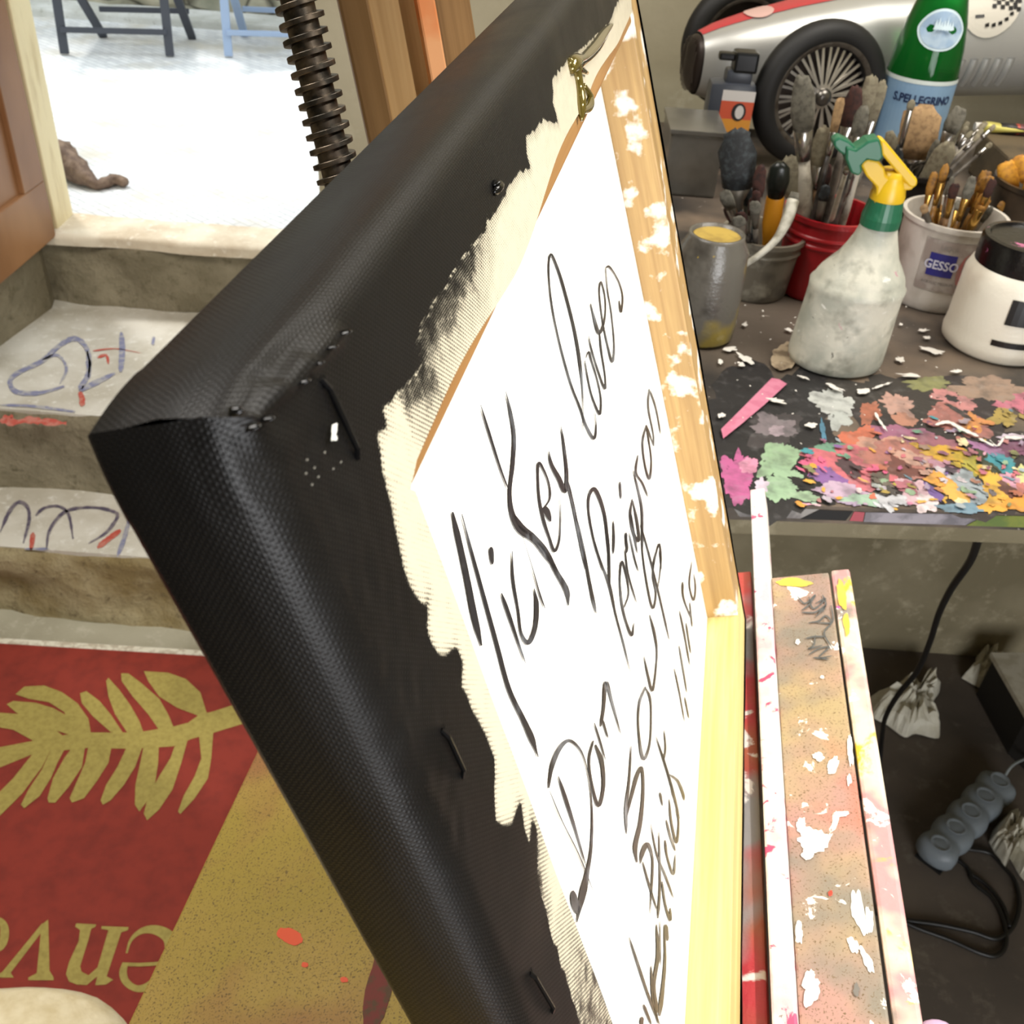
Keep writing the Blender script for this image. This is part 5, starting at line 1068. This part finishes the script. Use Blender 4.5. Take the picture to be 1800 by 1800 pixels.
for i in range(7):
    for j in range(6):
        if (i+j) % 2 == 0: 
            a, b = .002+i*.0065+j*.001, -.014+j*.0062-i*.001
            q.poly([dp(a, b), dp(a+.0065, b), dp(a+.0065, b+.0062), dp(a, b+.0062)], 0)
for k in range(8):
    a = math.radians(-100+k*15); x, y = .040*math.cos(a), .040*math.sin(a); q.poly([dp(x, y), dp(x+.006, y+.001), dp(x+.005, y+.006), dp(x-.001, y+.004)], 0)
q.poly([dp(-.024, -.026), dp(-.010, -.026), dp(-.010, .022), dp(-.024, .022)], 0)
q.build('flag_emblem', simple('emblem_black', (24, 22, 22), .4), CAR)
for k in range(9):
    s0 = .235+k*.019 if k < 4 else .385+(k-4)*.020
    q = MB(); rows = []
    for th in np.linspace(math.radians(-34), math.radians(-6), 8):
        rows.append([cs_(s0-.004, th, .0005), cs_(s0, th, .0045), cs_(s0+.006, th, .005), cs_(s0+.008, th, .0005)])
    q.loft(rows, False, False); q.build('louvre', m_sil, CAR, smooth=True)
def wheel(c, r, name_lab, spokes=True):
    m_t = bmat('tyre_rubber', (22, 21, 20), .6); q = MB(); prof = []
    ax = cS
    for a in np.linspace(0, 2*math.pi, 20, endpoint=False): prof.append((r-.019+.018*math.cos(a), .018*math.sin(a)))
    prof.append(prof[0]); q.lathe(c, prof, 56, axis=ax); wo = q.build('wheel', m_t, CAR, smooth=True)
    q = MB(); q.lathe(c, [(r-.034, .013), (r-.028, .016), (r-.024, .014), (r-.030, .004), (r-.030, -.012), (r-.024, -.014), (r-.034, -.012), (r-.034, .013)], 56, axis=ax); q.build('rim', bmat('rim_grey', (104, 98, 90), .4, .7, (80, 72, 64)), wo, smooth=True)
    q = MB(); q.lathe(c, [(0, .022), (.007, .022), (.012, .016), (.012, -.008), (0, -.01)], 24, axis=ax); q.build('hub', bmat('hub_steel', (120, 116, 110), .3, .9), wo, smooth=True)
    q = MB(); q.lathe(c-ax*.012, [(0, 0), (r-.032, 0), (r-.032, -.002), (0, -.002)], 40, axis=ax); q.build('brake_drum', bmat('drum_dark', (54, 44, 38), .6), wo)
    if spokes:
        X = nz(np.cross(ax, cZ)); ns = 36
        for k in range(ns):
            a = 2*math.pi*k/ns; d1 = X*math.cos(a)+cZ*math.sin(a); a2 = a+(.16 if k % 2 else -.16); d2 = X*math.cos(a2)+cZ*math.sin(a2)
            p, q_ = c+ax*.011+d1*.011, c+ax*(.006 if k % 2 else .002)+d2*(r-.031); dd = nz(q_-p); sd = nz(np.cross(dd, ax))
            q = MB(); q.box((p+q_)/2, (q_-p)/2, sd*.0019, ax*.0007); q.build('spoke', bmat('spoke_alloy', (206, 202, 194), .25, .75), wo)
    return wo
wc = py(1440, 161, 1.53); rw = .100; wc[2] = ZT+.0006+rw
w1 = wheel(wc, rw, 'near')
fw = wc-cS*.29+cD*.0; fw = np.array([fw[0], fw[1], ZT+.0006+rw]); wheel(fw, rw, 'far', False)
q = MB(); q.tube([wc, fw], .006, 10); q.build('axle', bmat('hub_steel', (120, 116, 110), .3, .9), CAR)
rw2 = wc+cD*.62; wheel(rw2, rw, 'rear'); q = MB(); q.tube([rw2, rw2-cS*.29], .007, 10); q.build('axle', bmat('hub_steel', (120, 116, 110), .3, .9), CAR)
# ------------------------------------------------------------------ under the bench
m_paper = simple('tissue_paper', (206, 202, 186), .95, 0, (186, 180, 160), 40, .45, .7, .4, 90, .002)
def tissue(outline, label, h=.05, seed=0):
    P = [pz(x, y, ZF+.004) for x, y in outline]; c = sum(P)/len(P); c[2] = ZF
    q = MB(); n = len(P)*4; ring = catmull(P+[P[0]], 4)[:-1]; R = [ring]; 
    for f, hh in ((.86, .55), (.66, .95), (.45, .8), (.25, 1.0), (.08, .75)):
        R.append([c+(p-c)*f*(1+.12*mnoise.noise(Vector((i*.7, f*6, seed))))+np.array([0, 0, h*hh*(.7+.5*abs(mnoise.noise(Vector((i*.3, f*3, seed+3)))*1.6))]) for i, p in enumerate(ring)])
    q.loft(R, True, True); o = q.build('crumpled_tissue', m_paper); tag(o, label, 'tissue'); return o
tissue([(1530, 1225), (1565, 1222), (1580, 1202), (1600, 1205), (1612, 1218), (1625, 1192), (1640, 1190), (1652, 1212), (1640, 1232), (1628, 1240), (1645, 1270), (1650, 1298), (1610, 1290), (1590, 1296), (1560, 1275), (1532, 1258)], 'crumpled white tissue under the cable below the bench', .06, 1)
tissue([(1690, 1192), (1712, 1172), (1718, 1152), (1745, 1150), (1758, 1178), (1745, 1196), (1750, 1212), (1728, 1212)], 'small crumpled tissue beside the white panel under bench', .05, 2)
tissue([(1738, 1480), (1748, 1455), (1775, 1428), (1770, 1452), (1810, 1460), (1840, 1560), (1800, 1548), (1775, 1510), (1762, 1505), (1765, 1528), (1748, 1500)], 'crumpled tissue lying behind the grey ribbed power strip', .06, 3)
tissue([(1788, 1292), (1820, 1290), (1830, 1330), (1800, 1325)], 'scrap of white tissue at the photo edge below the panel', .02, 4)
p = [pz(1742, 1147, -1.50), pz(1830, 1147, -1.50), pz(1850, 1300, -1.50), pz(1808, 1262, -1.50)]
BXX = thing('pale_board', 'pale board on a dark block that stands for its shadow, at the right edge', 'box', (1.2, 1.5, ZF))
q = MB(); q.slab([a for a in p], (0, 0, -.012)); q.build('lid', simple('pale_panel', (196, 192, 178), .7, 0, (176, 170, 152), 30), BXX)
cb = sum(p)/4; q = MB(); q.slab([cb+(a-cb)*.9-np.array([0, 0, .012]) for a in p], (0, 0, ZF-(-1.50)+.013)); q.build('box_body', simple('board_shadow', (30, 27, 24), .7), BXX)  # dark block added below the pale board, standing for its shadow
# power strip
zp = ZF+.03; a_, b_ = pz(1632, 1512, zp), pz(1762, 1372, zp); d = nz(b_-a_); L = np.linalg.norm(b_-a_); sd = nz(np.cross(d, cZ)); R = .052
PS = thing('power_strip', 'grey five-lobed power strip lying on the floor under the bench', 'power strip', a_-np.array([0, 0, .03]))
q = MB(); rings = []
for k in range(61):
    f = k/60; s = f*L; lob = .80+.20*abs(math.sin(math.pi*5*f)); end = min(1, math.sqrt(max(0.0, 1-(1-min(1, min(f, 1-f)*9))**2))+.05); w_ = R*.72*lob*end
    rings.append([a_+d*s+sd*w_*math.copysign(abs(math.cos(t_))**.7, math.cos(t_))+cZ*.026*end*(.88+.12*abs(math.sin(math.pi*5*f)))*math.copysign(abs(math.sin(t_))**.7, math.sin(t_)) for t_ in np.linspace(0, 2*math.pi, 20, endpoint=False)])
q.loft(rings); q.build('strip_body', simple('slate_grey_plastic', (112, 120, 126), .5), PS, smooth=True)
q = MB(); q.slab([a_+d*s+sd*w_-cZ*.024 for s, w_ in ((.012, -R*.5), (L*.96, -R*.5), (L*.96, R*.5), (.012, R*.5))], (0, 0, -.005)); q.build('base', bmat('strip_base', (20, 20, 20), .5), PS)
for k in range(5):
    c_ = a_+d*L*(.1+.2*k)+cZ*.0262; q = MB(); q.lathe(c_, [(0, -.001), (.014, -.001), (.017, .0012), (.019, 0)], 20); q.build('socket', bmat('socket_grey', (122, 130, 136), .5), PS, smooth=True)
m_cord = bmat('black_cord', (16, 15, 14), .45)
def cord(pts, r, label, n=8, mat=None, par=None):
    q = MB(); q.tube(catmull(pts, n), r, 8); o = q.build('power_cord' if par else 'cable', mat or m_cord, par, smooth=True)
    if not par: tag(o, label, 'cable')
path = [(1724, 932), (1706, 985), (1672, 1035), (1650, 1080), (1634, 1130), (1612, 1180), (1578, 1222), (1556, 1262), (1550, 1300)]
y0, y1 = .80, pz(1550, 1300, ZF+.08)[1]
P_ = [py(x, y, y0+(y1-y0)*(i/(len(path)-1))**.8) for i, (x, y) in enumerate(path)]
P_ += [pz(1545, 1350, ZF+.006), pz(1530, 1390, ZF+.006), pz(1480, 1420, ZF+.006)]
cord(P_, .0045, 'thick black cable hanging from the bench to the floor')
fl = lambda x, y: pz(x, y, ZF+.006)
cord([fl(1540, 1605), fl(1590, 1617), fl(1650, 1625), fl(1710, 1638), fl(1752, 1650), fl(1780, 1630), fl(1792, 1590), fl(1785, 1550), fl(1765, 1525), fl(1740, 1500), fl(1700, 1492)], .004, 'black cord in a wide outer loop below the power strip', par=PS)
cord([fl(1560, 1606), fl(1610, 1630), fl(1670, 1652), fl(1720, 1674), fl(1752, 1680), fl(1768, 1660), fl(1765, 1620), fl(1745, 1580), fl(1712, 1552), fl(1700, 1525), fl(1672, 1505)], .004, 'black cord in a long inner loop reaching farthest down', par=PS)
cord([fl(1705, 1535), fl(1735, 1556), fl(1762, 1590), fl(1775, 1630)], .004, 'short black cord bridging the two loops by the strip', par=PS)
cord([b_+cZ*.0, pz(1780, 1345, ZF+.05), pz(1812, 1330, ZF+.03), pz(1835, 1322, ZF+.008)], .003, '', 8, bmat('grey_cord', (130, 136, 136), .5), PS)
